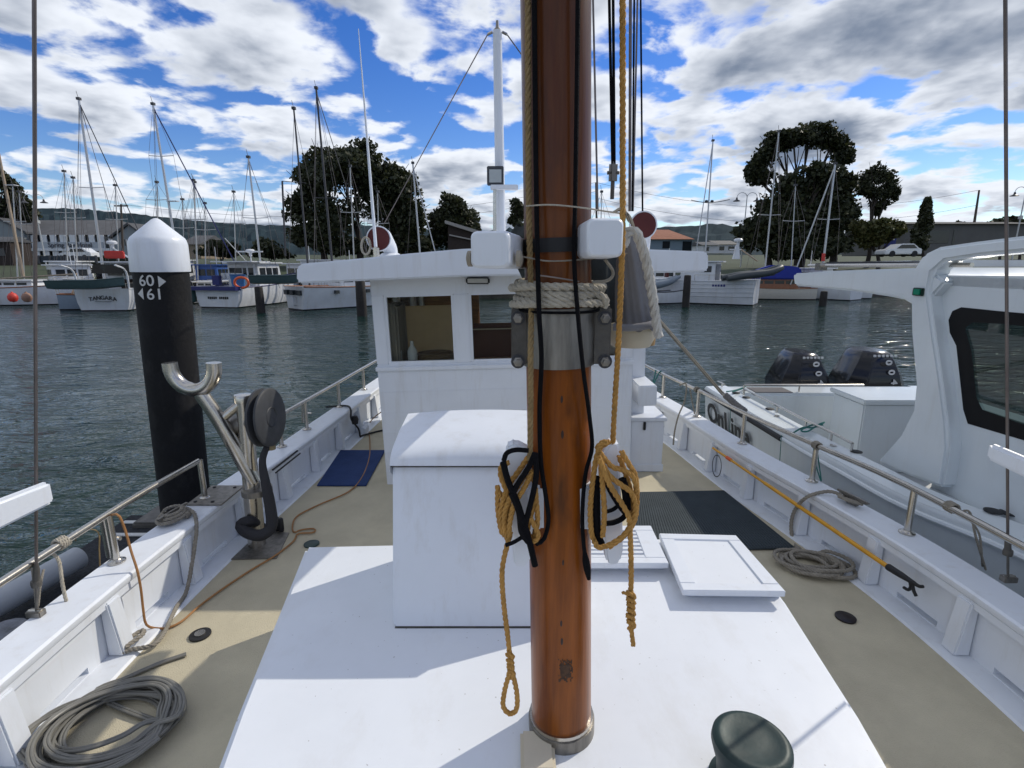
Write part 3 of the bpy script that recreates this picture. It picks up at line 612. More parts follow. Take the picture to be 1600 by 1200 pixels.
def harbour_boats():
    # 1 white yacht with red and brown buoys on its side
    p = G(45, 477, 0); p.x -= 5.2; t = thing('sailing_boat', 'white boat with wire rails carrying a red and a brown buoy', 'boat', p)
    T = frame(p, R(78)); hw, sh = hull(t, T, 8.6, 2.8, 1.35, 1.6, white_far, varnish); rails(t, T, hw, sh, 8.6)
    cabin(t, T, -.8, .8, 2.5, 5.5, 1.2, 1.75); a = D(-2, 240, p.y); MB().tube([D(36, 432, p.y), a], [.11, .08], 8).build('mast', tim_mast, t)
    MB().box(D(18, 290, p.y) + Vector((-.3, -.2, 0)), D(18, 290, p.y) + Vector((.35, .2, .05))).build('mast_platform', white_far, t)
    for px, m, lab in ((20, red_plastic, 'round red buoy hanging on the white boat'), (42, brown_buoy, 'round faded brown buoy hanging on the white boat')):
        c = D(px, 465, p.y - 1.9); o = MB().lathe([(.05, .42), (.08, .34), (.2, .28), (.3, .1), (.3, -.1), (.2, -.27), (.0, -.33)], c, 16).build('buoy', m); tag(o, lab, 'buoy')
    # 2 grey-blue double ender with timber gear
    p = G(95, 484, 0); t = thing('timber_boat', 'grey-blue timber boat heaped with brown gear beside the dinghy davits', 'boat', p)
    T = frame(p, R(60)); hw, sh = hull(t, T, 7.2, 2.5, 1.05, 1.5, blue_hull, varnish, tw=.3); rails(t, T, hw, sh, 7.2, .6)
    for k in range(7): MB().lathe([(0, .3), (.3, .25), (.42, 0), (0, -.05)], T(random.uniform(-.6, .6), 1 + k * .5, 1.05), 9).build('gear_heap', wood_in, t)
    cabin(t, T, -.7, .7, 3.6, 5.4, 1.0, 1.9, wall_dark)
    MB().tube([D(-8, 436, p.y), D(120, 428, p.y)], .06, 6).build('bowsprit', tim_mast, t)
    # 3 transom boat TANGARA
    p = G(164, 486, 0); t = thing('motor_cruiser', 'white cruiser showing a blue-shaded transom with a dark arched name', 'boat', p)
    T = frame(p, R(-6)); hw, sh = hull(t, T, 10, 3.6, 1.45, 2.1, white_far, None, tw=.93)
    cabin(t, T, -1.2, 1.2, 2.6, 6.5, 1.3, 3.1); radar(t, D(176, 388, p.y + 4)); MB().tube([T(.3, 4, 3.1), D(176, 388, p.y + 4)], .06, 6).build('radar_post', white_far, t)
    for k, ch in enumerate('TANGARA'):
        u = (k - 3) / 3; text(ch, .36, lambda q: T(u * .74 + q.x, -.03 - q.z, .86 - u * u * .10 + q.y), ext=.004, bold=.008).build('name_letter', dark_letter, t, flat=True)
    MB().box(T(-.5, -.045, .62), T(.5, -.03, .635)).build('name_underline', dark_letter, t)
    for sx in (-1, 1):
        MB().tube(smooth_path([T(sx * 1.55, .3, 1.4), T(sx * 1.6, .1, 2.6), T(sx * 1.6, -.9, 2.95)], n=9), .06, 6).build('davit', white_far, t)
    wb = MB().hexa([T(-1.4, 1.5, 2.4), T(1.4, 1.5, 2.4), T(1.2, 2.6, 2.4), T(-1.2, 2.6, 2.4), T(-1.3, 1.7, 3.0), T(1.3, 1.7, 3.0), T(1.1, 2.4, 3.0), T(-1.1, 2.4, 3.0)]).build('windscreen', glass_dark, t)
    o = MB().box(D(170, 404, p.y) - Vector((.1, .3, 0)), D(188, 392, p.y) + Vector((.1, .3, 0)), rz=.5).build('float_box', red_plastic, bev=.05); tag(o, 'faded red box lashed high on the cruiser with the arched name', 'box')
    # green dinghy on its davits
    def dinghy(p, h, L, B, m, label, z0):
        t = thing('dinghy', label, 'dinghy', p); T0 = frame(p, h); T = lambda x, y, z: T0(x, y, z + z0)
        rows = []
        for s in np.linspace(0, 1, 9):
            w = B / 2 * (1 if s < .45 else max(1 - ((s - .45) / .55) ** 2, .03)); k = .18 * max(s - .6, 0) / .4
            rows.append([T(x, s * L, z + k) for x, z in ((-w, .55), (-w * .93, .3), (-w * .8, .08), (0, 0), (w * .8, .08), (w * .93, .3), (w, .55))])
        g = MB().grid(rows); g.add(rows[0], [tuple(range(7))]); g.build('hull', m, t)
        for sx in (0, -1): MB().tube([r[sx] for r in rows], .035, 6).build('gunwale', m, t)
        for s in (.2, .5, .75): MB().box(T(-B * .4, s * L - .12, .36), T(B * .4, s * L + .12, .4), rz=-h).build('thwart', m, t)
    c = D(140, 452, 33.4); dinghy(Vector((c.x - 2.0, 33.2, c.z)), R(88), 4.3, 1.5, tinny, 'dark green ribbed dinghy slung above the cruiser transom', c.z)
    # tall silver masts at the left: yachts lying behind
    for Y, a, lab, hx, st in ((42, (123, 155, 158, 400), 'white yacht with tall silver mast and one spreader behind the green dinghy', -1, ((4.3, .5, .035, dark_mast), (-3.2, 1, .013, wire), (2.2, 0, .02, wire), (-1.8, 0, .013, wire))),
                              (43, (239, 163, 272, 370), 'white yacht whose silver mast rises behind the black pile', 1, ((5.0, .5, .045, navy), (-2.6, 1, .013, wire), (-1.6, 0, .013, wire)))):
        b = D(a[2], a[3], Y); p = Vector((b.x + (0 if hx < 0 else .8), Y - 1.5, 0)); t = thing('yacht', lab, 'yacht', p); T = frame(p, R(8)); hw, sh = hull(t, T, 9, 2.9, 1.1, 1.45, white_far, navy); rails(t, T, hw, sh, 9)
        cabin(t, T, -.8, .8, 2.8, 6, 1.0, 1.55); rig(t, Y, *a, alu, .10, st, .45 if hx < 0 else .62)
    q = D(264, 315, 43); tag(MB().box(q + Vector((-.1, -.2, 0)), q + Vector((.7, .2, .06))).build('radar_bracket', white_far), 'small white platform on the silver mast behind the black pile', 'bracket')
    # 4 fishing boat with orange ring
    p = G(342, 481, 0); t = thing('fishing_vessel', 'white fishing vessel with blue gunwale, tubs and an orange life ring', 'boat', p)
    T = frame(p, R(10)); hw, sh = hull(t, T, 10, 3.7, 1.45, 2.3, white_far, navy, tw=.93)
    cabin(t, T, -1.5, 1.1, 3.2, 6.2, 1.3, 3.05); MB().box(T(-1.9, -.07, 1.22), T(1.75, -.02, 1.48), rz=R(-10)).build('blue_gunwale_board', navy, t)
    mk = MB()
    for k in range(11):
        if k != 5: mk.box(T(-.75 + k * .15, -.05, .6 + random.uniform(0, .03)), T(-.65 + k * .15, -.03, .78))
    mk.build('name_lettering', dark_letter, t)
    for k in range(4): MB().lathe([(0, 0), (.17, .02), (.2, .4), (.17, .42), (0, .42)], T(-1.1 + k * .42, 2.3, 1.95), 12).build('drum', white_far, t)
    MB().box(T(-1.3, 2.0, 1.85), T(.4, 2.7, 1.95)).build('gear_table', white_far, t)
    MB().tube([T(1.25, 2.6, 1.2), T(1.25, 2.6, 3.05)], .09, 8).build('roof_post', white_far, t); MB().tube([T(.8, 2.4, 1.2), T(.8, 2.4, 3.05)], .06, 8).build('roof_post', white_far, t)
    MB().box(T(-1.0, .9, 3.15), T(1.9, 3.6, 3.23), rz=R(-10)).build('awning', white_far, t)
    radar(t, T(-.1, 4.2, 3.6)); MB().tube([T(-.1, 4.2, 3.0), T(-.1, 4.2, 3.7)], .05, 6).build('radar_post', white_far, t)
    MB().box(T(-1.1, 4, 3.9), T(.9, 4.25, 4.0)).build('light_bar', white_far, t)
    MB().tube([T(-.6, 4.6, 3), D(351, 372, p.y + 4)], .04, 6).build('antenna_post', galv_pole, t)
    rig(t, 41, 388, 246, 406, 402, alu, .085, ((.5, 5, .013, wire), (-.8, -3, .013, wire)), .4)
    tag(MB().tube(smooth_path([T(1.75 + .42 * math.cos(a) * .25, .35 + .1 * math.cos(a), 1.75 + .36 * math.sin(a)) + Vector((.33 * math.cos(a), 0, 0)) for a in np.linspace(0, 2 * math.pi, 17)], n=28), .085, 8).build('life_ring', orange), 'orange life ring on the fishing vessel beside the blue tub', 'life ring')
    tag(MB().lathe([(0, 0), (.42, .0), (.5, .8), (.54, .82), (.54, .88), (0, .86)], T(.85, 1.2, 1.42), 18).build('tub', mat('blue_tub', (.03, .13, .32), .5)), 'round blue tub standing on the fishing vessel stern', 'tub')
    tag(MB().box(T(-1.6, 1.6, 1.5), T(-1.15, 2.1, 2.2)).build('crate', navy, bev=.02), 'upright navy crate on the fishing vessel stern', 'crate')
    tag(MB().lathe([(0, -.55), (.3, -.45), (.34, .3), (.2, .5), (.05, .6)], T(-2.15, .1, .85), 12).build('fender', mat('teal_fender', (.02, .06, .06), .6)), 'dark teal fender at the corner of the fishing vessel transom', 'fender')
    # 5 white yacht with transom windows
    p = G(462, 484, 0); t = thing('yacht', 'white ketch with three transom windows, rounded stern and varnished rail', 'yacht', p)
    T = frame(p, R(42)); hw, sh = hull(t, T, 10.5, 3.3, 1.55, 1.7, white_far, varnish, tw=.86, flare=.12)
    for k in (-1, 0, 1): MB().box(T(k * .85 - .3, -.04, 1.0), T(k * .85 + .3, -.01, 1.32), rz=R(-42)).build('transom_window', win_dark, t)
    MB().box(T(-.34, -.04, .34), T(.34, -.015, .9), rz=R(-42)).build('wind_vane_plate', white_far, t); MB().box(T(-.05, -.06, .5), T(.05, -.04, .7), rz=R(-42)).build('emblem', navy, t)
    for yy in (2.2, 4.6, 5.3): MB().box(T(1.58, yy - .22, 1.05), T(1.66, yy + .22, 1.28), rz=R(-42)).build('port_light', win_dark, t)
    rails(t, T, hw, sh, 10.5, .55); cabin(t, T, -.9, .9, 3, 7, 1.5, 2.0); 
    rig(t, 40, 459, 170, 479, 392, dark_mast, .08, ((-1.2, -1, .013, wire), (1.0, 2, .013, wire)), None)
    rig(t, 43, 494, 138, 518, 400, dark_mast, .10, ((3.2, 1, .03, dark_mast), (-1.3, -1, .013, wire), (-2, 1, .013, wire), (1.4, 0, .013, wire)), .36)
    MB().tube([D(441, 283, 40), D(446, 400, 40)], .07, 8).build('mizzen_mast', dark_mast, t); MB().tube([D(441, 283, 40), D(478, 286, 40)], .025, 5).build('mizzen_stay', dark_mast, t)
    dinghy(Vector((D(395, 440, 34.6).x, 34.6, 1.75)), R(84), 4.0, 1.4, tinny, 'teal dinghy carried above the white ketch stern', 1.75)
    # canopy frame behind
    t = thing('work_boat', 'white work boat with flat canopy behind the ketch masts', 'boat', Vector((D(450, 413, 46).x, 46, 0))); T = frame(Vector((D(452, 413, 46).x, 46, 0)), R(75)); hull(t, T, 7, 2.6, 1.2, 1.6, white_far); cabin(t, T, -.9, .9, 1, 4.6, 1.1, 3.3)
    # 6 masts behind right of big tree
    t = thing('yacht', 'white yacht with paired grey mast and slanting boom behind the wheelhouse eave', 'yacht', Vector((D(660, 413, 46).x, 46, 0))); T = frame(Vector((D(655, 413, 46).x, 46, 0)), R(30)); hw, sh = hull(t, T, 8.5, 2.8, 1.1, 1.4, white_far); cabin(t, T, -.8, .8, 2.4, 5.4, 1, 1.6)
    rig(t, 48, 645, 255, 656, 395, alu, .09, ((1.9, 0, .05, alu), (-1.5, 0, .013, wire)), None)
    # 7 small boat with grey inflatable
    p = G(1006, 474, 0); t = thing('runabout', 'small white runabout with dark rail under a grey inflatable', 'boat', p); T = frame(p, R(82)); hull(t, T, 3.2, 1.8, .95, 1.05, white_far, dark_mast, tw=.9)
    c = D(1045, 440, p.y); t = thing('inflatable', 'grey inflatable tender propped on the small white runabout', 'inflatable boat', Vector((c.x - 1, c.y, c.z)))
    for dy in (-.5, .5): MB().tube(smooth_path([Vector((c.x - 2.0, c.y + dy, c.z - .45)), Vector((c.x - .2, c.y + dy, c.z - .05)), Vector((c.x + .75, c.y + dy * .6, c.z + .4))], n=12), [.30, .30, .26, .12], 12).build('tube', grey_inf, t)
    MB().tube([Vector((c.x - 1.9, c.y - .5, c.z - .4)), Vector((c.x - 1.9, c.y + .5, c.z - .4))], .2, 8).build('transom', grey_inf, t)
    # 8 white fishing boat with dark inflatable on davits
    p = G(1180, 476, 0); t = thing('fishing_vessel', 'white plank-sided fishing boat with wheelhouse and radar post by the black post', 'boat', p)
    T = frame(p, R(-58)); hw, sh = hull(t, T, 8.6, 3.2, 1.85, 1.9, white_far, None, tw=.92); rails(t, T, hw, sh, 8.6, .45, 0, .5, 5)
    cabin(t, T, -1.15, 1.15, 2.9, 5.6, 1.6, 3.15); MB().box(T(-1.1, 2.84, 1.7), T(-.5, 2.9, 3.0), rz=R(58)).build('door', mat('grey_door', (.22, .23, .25), .6), t)
    for k in range(4): MB().tube([T(-hw(s) * (1.0 - .012 * k) - .012, s * 8.6, sh(s) * (.86 - .17 * k)) for s in np.linspace(.0, .95, 10)], .022, 4).build('plank_seam', white_far, t)
    a = D(1150, 405, p.y + 2); MB().hexa([a + Vector((-.25, -.2, 0)), a + Vector((.25, -.2, 0)), a + Vector((.25, .2, 0)), a + Vector((-.25, .2, 0)), a + Vector((-.1, -.1, 1.1)), a + Vector((.12, -.1, 1.1)), a + Vector((.12, .1, 1.1)), a + Vector((-.1, .1, 1.1))]).build('radar_post', white_far, t, bev=.03)
    radar(t, a + Vector((.05, 0, 1.05))); MB().box(a + Vector((-.55, -.1, .7)), a + Vector((.3, .1, .78))).build('crosstree', white_far, t)
    MB().tube([a + Vector((.3, 0, .75)), a + Vector((1.7, 0, -.15))], .06, 6).build('boom', tim_mast, t); MB().box(T(-1.5, 6.3, 2.0), T(-1.0, 6.8, 2.9)).build('red_locker', cowl_red, t)
    mk = MB()
    for k in range(5): mk.hexa([T(-hw(.25) - .02, 2.0 + k * .2, 1.36), T(-hw(.25) - .02, 2.13 + k * .2, 1.36), T(-hw(.25) + .1, 2.13 + k * .2, 1.36), T(-hw(.25) + .1, 2.0 + k * .2, 1.36), T(-hw(.25) - .02, 2.0 + k * .2, 1.55), T(-hw(.25) - .02, 2.13 + k * .2, 1.55), T(-hw(.25) + .1, 2.13 + k * .2, 1.55), T(-hw(.25) + .1, 2.0 + k * .2, 1.55)])
    mk.build('name_lettering', blue_sign, t)
    c = D(1175, 428, p.y - .8); t = thing('inflatable', 'black and grey inflatable tender raised at the fishing boat stern', 'inflatable boat', c)
    for dy in (-.55, .55): MB().tube(smooth_path([c + Vector((-2.0, dy, -.32)), c + Vector((-.8, dy, -.12)), c + Vector((1.0, dy, .1)), c + Vector((1.9, dy * .6, .42)), c + Vector((2.05, 0, .5))], n=16), [.2, .27, .27, .24, .2], 12).build('tube', mat('dark_inflatable', (.045, .055, .06), .5), t)
    MB().hexa([c + Vector(v) for v in ((-1.7, -.4, -.5), (1.5, -.4, -.1), (1.5, .4, -.1), (-1.7, .4, -.5), (-1.7, -.4, -.35), (1.5, -.4, .05), (1.5, .4, .05), (-1.7, .4, -.35))]).build('floor', dark_mast, t)
    # 9 boat under blue cover
    p = G(1272, 468, 0); t = thing('covered_boat', 'timber boat with varnished deckhouse under a bright blue cover', 'boat', p); T = frame(p, R(-75)); hw, sh = hull(t, T, 8, 2.6, 1.0, 1.2, mat('cream_hull', (.55, .52, .46), .5), varnish, tw=.5, deck=varnish)
    cabin(t, T, -.9, .9, 1.6, 5.6, .9, 1.75, varnish)
    q = [(0, 1.75), (.3, 2.7), (.9, 2.85), (2.6, 2.95), (3.6, 2.6), (4.2, 1.75)]
    MB().prism([T(-1.15, 1.3 + a, b) for a, b in q], [T(1.15, 1.3 + a, b - .1) for a, b in q]).build('cover', blue_cover, t, bev=.1)
    rig(t, 46, 1305, 256, 1287, 404, alu, .10, ((-2.6, 0, .06, galv_pole), (-1.2, 0, .013, wire)), .42); MB().tube([D(1287, 396, 46), D(1286, 408, 46)], .14, 8).build('mast_boot', red_plastic, t)
    # 10 others beyond
    for px, py, h, L, lab in ((1330, 466, -80, 8, 'low white yacht hull lying beyond the hardtop of the neighbouring boat'), (1215, 462, -60, 7, 'white yacht with tall grey mast standing before the dense tree')):
        p = G(px + 25, py, 0); t = thing('yacht', lab, 'yacht', p); T = frame(p, R(h)); hw, sh = hull(t, T, L, 2.6, 1.0, 1.3, white_far, navy, tw=.7); cabin(t, T, -.8, .8, 2, 5, .95, 1.5)
        if px == 1215: rig(t, p.y, 1217, 206, 1196, 412, galv_pole, .085, ((-2, 0, .013, wire), (1.5, 0, .013, wire)), .38)
    p = G(1100, 460, 0); t = thing('yacht', 'yacht with paired mast and stay and twin lamps on its crosstree', 'yacht', p); T = frame(p, R(-20)); hull(t, T, 8, 2.6, 1., 1.3, white_far, tw=.7)
    ms = rig(t, p.y, 1114, 220, 1102, 395, alu, .085, ((-1.2, 0, .05, alu),), None)
    c = D(1108, 316, p.y); MB().tube(smooth_path([c + Vector((-1.8, 0, .2)), c + Vector((-.6, 0, 0)), c + Vector((.6, 0, 0)), c + Vector((2, 0, .25))], n=10), .035, 5).build('crosstree', dark_mast, ms)
    for s in (-.28, .28): MB().lathe([(0, -.15), (.14, -.1), (.17, 0), (.14, .1), (0, .15)], c + Vector((s, 0, .08)), 10).build('lamp', dark_mast, ms)
    # more thin masts in the distance
    for k, (px, pt, pb, Y, lean) in enumerate(((304, 285, 400, 60, 3), (320, 318, 400, 66, 1), (365, 300, 398, 58, 3), (245, 285, 340, 60, 1), (590, 300, 398, 56, 2), (1243, 290, 400, 56, -6), (940, 300, 400, 60, -2), (100, 268, 395, 60, 5), (180, 290, 395, 60, 5), (30, 300, 400, 60, 6), (285, 312, 400, 60, 3))):
        p = D(px + lean, 413, Y); p.y = min(p.y, 47.5); Y = p.y; p = D(px + lean, 413, Y); p.z = 0
        t = thing('yacht', ['far yacht with thin mast over the tan house', 'far yacht with short thin mast over the tan house', 'far yacht with thin mast over the fishing vessel roof', 'far yacht with thin mast just behind the black pile cap', 'far yacht with thin mast among the huge tree trunks', 'far yacht with thin mast against the dense dark tree', 'far yacht whose mast shows beside the varnished mast', 'far yacht with thin mast over the hotel veranda', 'far yacht with thin mast by the hotel power pole', 'far yacht with thin mast beside the hotel lamp post', 'far yacht with short mast beside the black pile'][k], 'yacht', p)
        T = frame(p, R(15)); hull(t, T, 7, 2.4, .95, 1.2, white_far, tw=.7); cabin(t, T, -.7, .7, 2, 4.5, .9, 1.4)
        rig(t, Y, px, pt, px + lean, pb, galv_pole, .05, ((-1.2, 0, .012, wire), (1.3, 0, .012, wire)), .5)
harbour_boats()
def row_behind():
    blue_cab = mat('blue_cabin', (.03, .09, .30), .5)
    for k, (px, h, L, B, cm, zc_, mast, lab) in enumerate((
        (18, 40, 7.5, 2.6, white_far, 2.9, 330, 'white motor launch with square cabin lying behind the boat with buoys'),
        (72, -15, 8.0, 2.9, white_far, 3.2, None, 'white cabin cruiser moored below the hotel lamp post'),
        (112, 25, 7.0, 2.5, wall_dark, 2.6, 318, 'brown-cabined launch with short mast behind the green dinghy'),
        (205, 10, 8.5, 2.9, white_far, 3.3, None, 'white cruiser with tall cabin half hidden by the black pile'),
        (300, -5, 7.5, 2.6, blue_cab, 2.9, 322, 'blue-cabined boat moored beside the black pile'),
        (428, 20, 8.0, 2.8, white_far, 3.0, None, 'white cabin boat between fishing vessel and ketch'),
        (545, -20, 7.5, 2.6, white_far, 2.6, 300, 'low white cabin boat behind the ketch bow'),
        (1040, 15, 7.5, 2.6, white_far, 2.8, None, 'white cabin boat behind the wheelhouse eave and grey inflatable'),
        (1345, -35, 8.5, 2.8, white_far, 2.6, None, 'white cabin boat moored beyond the hardtop solar panels'))):
        Y = 43.5 + (k % 3) * .9; p = D(px, 413, Y); p.z = 0; t = thing('cabin_boat', lab, 'boat', p, 'boats moored in the second row'); T = frame(p, R(h))
        hw, sh = hull(t, T, L, B, 1.15, 1.7, white_far if cm is not wall_dark else blue_hull, navy if k % 2 else None); rails(t, T, hw, sh, L, .6, 0, .95, 6)
        cabin(t, T, -B * .36, B * .36, L * .3, L * .68, 1.1, zc_, cm)
        MB().tube([T(.3, L * .5, zc_), T(.3, L * .5, zc_ + 1.6)], .03, 6).build('aerial', white_far, t)
        if mast: rig(t, Y + 2, px + 2, mast - 40, px + 8, 402, alu if k % 2 else galv_pole, .06, ((-1.3, 0, .012, wire), (1.4, 0, .012, wire)), .5)
row_behind()
for px, pt, pb, lab in ((408, 448, 489, 'dark timber mooring pile between the fishing vessel and the ketch'), (566, 438, 494, 'thick dark timber pile beside the ketch bow'), (1071, 430, 480, 'dark timber pile beside the plank-sided fishing boat'), (1285, 455, 478, 'short dark timber pile by the blue-covered boat')):
    p = G(px, pb, 0); z = D(px, pt, p.y).z; r = .26 if px != 566 else .3
    tag(MB().lathe([(r, -2), (r, z * .5), (r * .93, z - .08), (r * .8, z), (0, z + .03)], p, 14).build('mooring_pile', pile_wood), lab, 'pile', 'timber mooring piles')

# ================================================================ BERTH PILE AND PONTOON
def berth_pile():
    az = R(-33.15); dist = 5.6; r = .212; c = Vector((math.sin(az) * dist, math.cos(az) * dist, 0))
    zt = D(243, 341, c.y).z; zs = D(243, 398, c.y - .1).z; zb = D(250, 424, c.y - .1).z; zc_ = D(243, 382, c.y).z
    t = thing('berth_pile', 'black berth pile with a white conical cap and berth numbers', 'pile', c)
    lean = lambda p: Vector((p.x + .040 * (p.z - 3), p.y, p.z))
    MB().lathe([(r, -3), (r, zb + .02), (r * .9, zb + .03)], (c.x, c.y, 0), 48).build('sleeve', pile_black, t, xf=lean)
    MB().lathe([(r * 1.06, zb - .005), (r * 1.07, zb + .01), (r * 1.045, zc_), (r * 1.0, zc_ + .035), (r * .95, zc_ + .055), (.035, zt - .012), (.012, zt), (0, zt)], (c.x, c.y, 0), 48).build('cap', white, t, xf=lean, ang=25)
    a0 = math.atan2(-c.y, -c.x) - R(17)
    def wrap(z0, off):
        def f(p):
            a = a0 + (p.x + off) / r; return lean(Vector((c.x + (r + .004 + p.z) * math.cos(a), c.y + (r + .004 + p.z) * math.sin(a), z0 + p.y)))
        return f
    z1 = D(230, 440, c.y - .2).z; z2 = D(230, 459, c.y - .2).z
    text('60', .128, wrap(z1 + .004, -.055), ext=.001, bold=.001).build('berth_number', white_letter, t, flat=True)
    text('61', .128, wrap(z2 - .008, .0), ext=.001, bold=.001).build('berth_number', white_letter, t, flat=True)
    for z0, off, s in ((z1, .06, 1), (z2, -.115, -1)):
        f = wrap(z0, off); pts = [Vector((-.025 * s, -.048, 0)), Vector((.03 * s, 0, 0)), Vector((-.025 * s, .048, 0))]
        MB().prism([f(p) for p in pts], [f(p + Vector((0, 0, .002))) for p in pts]).build('arrow', white_letter, t, flat=True)
berth_pile()
def pontoon():
    t = thing('pontoon', 'dark grip-topped finger pontoon between the boat and the berth pile', 'pontoon', (-3.3, 2, 0))
    MB().box((-3.95, -6, .05), (-2.62, 5.0, .42)).build('float', mat('pontoon_float', (.10, .10, .11), .8), t, bev=.03)
    MB().box((-3.95, -6, .424), (-2.62, 5.0, .47)).build('grip_deck', pontoon_m, t, bev=.01)
    for k, y in enumerate(np.arange(-5, 5, 1.25)): MB().box((-2.63, y, .3), (-2.58, y + .9, .46)).build('edge_board', mat('edge_timber', (.06, .055, .05), .8), t, bev=.01)
    for y in (4.55, 4.8): MB().box((-3.9, y, .474), (-2.65, y + .05, .484)).build('white_line', white_letter, t)
    MB().box((-3.75, 4.72, .45), (-3.15, 5.45, .52)).build('pile_bracket', galv, t, bev=.02)
    a, b = G(-120, 1010, .62), G(128, 868, .62)
    tag(MB().tube([a, a.lerp(b, .02), a.lerp(b, .5), a.lerp(b, .97), b], [.06, .095, .095, .095, .05], 20).build('fender', mat('pale_blue_fender', (.42, .44, .46), .6)), 'long pale grey-blue cylinder fender lying on the pontoon edge', 'fender')
    c = G(10, 1000, .56); tag(MB().lathe([(0, -.09), (.12, -.08), (.15, 0), (.12, .08), (0, .09)], c, 14).build('wrapped_bundle', mat('plastic_bundle', (.20, .21, .24), .4, var=.4, vscale=12)), 'small grey plastic-wrapped bundle on the pontoon', 'bundle')
pontoon()

# ================================================================ THE FISHING BOAT WE STAND ON
ZD, ZCAP, ZT = 1.0, 1.38, 1.45          # deck, bulwark cap, trunk-cabin top
LP = smooth_path([(.1, -3.2, 0), (-1.0, -1.9, 0), (-1.62, -.5, 0), (-1.94, .8, 0), (-2.05, 1.9, 0), (-2.05, 3.1, 0), (-1.96, 4.4, 0), (-1.87, 5.8, 0), (-1.80, 7.0, 0), (-1.62, 9.6, 0)], n=90)
RP = smooth_path([(.1, -3.2, 0), (1.35, -1.9, 0), (1.98, -.5, 0), (2.27, .8, 0), (2.345, 1.9, 0), (2.315, 2.8, 0), (2.17, 3.65, 0), (2.02, 4.4, 0), (1.86, 5.6, 0), (1.70, 6.6, 0), (1.32, 9.6, 0)], n=90)
def cx(side, Y):
    P = LP if side < 0 else RP; return float(np.interp(Y, [p[1] for p in P], [p[0] for p in P]))
boat = thing('fishing_boat', 'white fishing boat seen from its foredeck, with wheelhouse, varnished mast and trunk cabin', 'boat', (0, 3, 0))

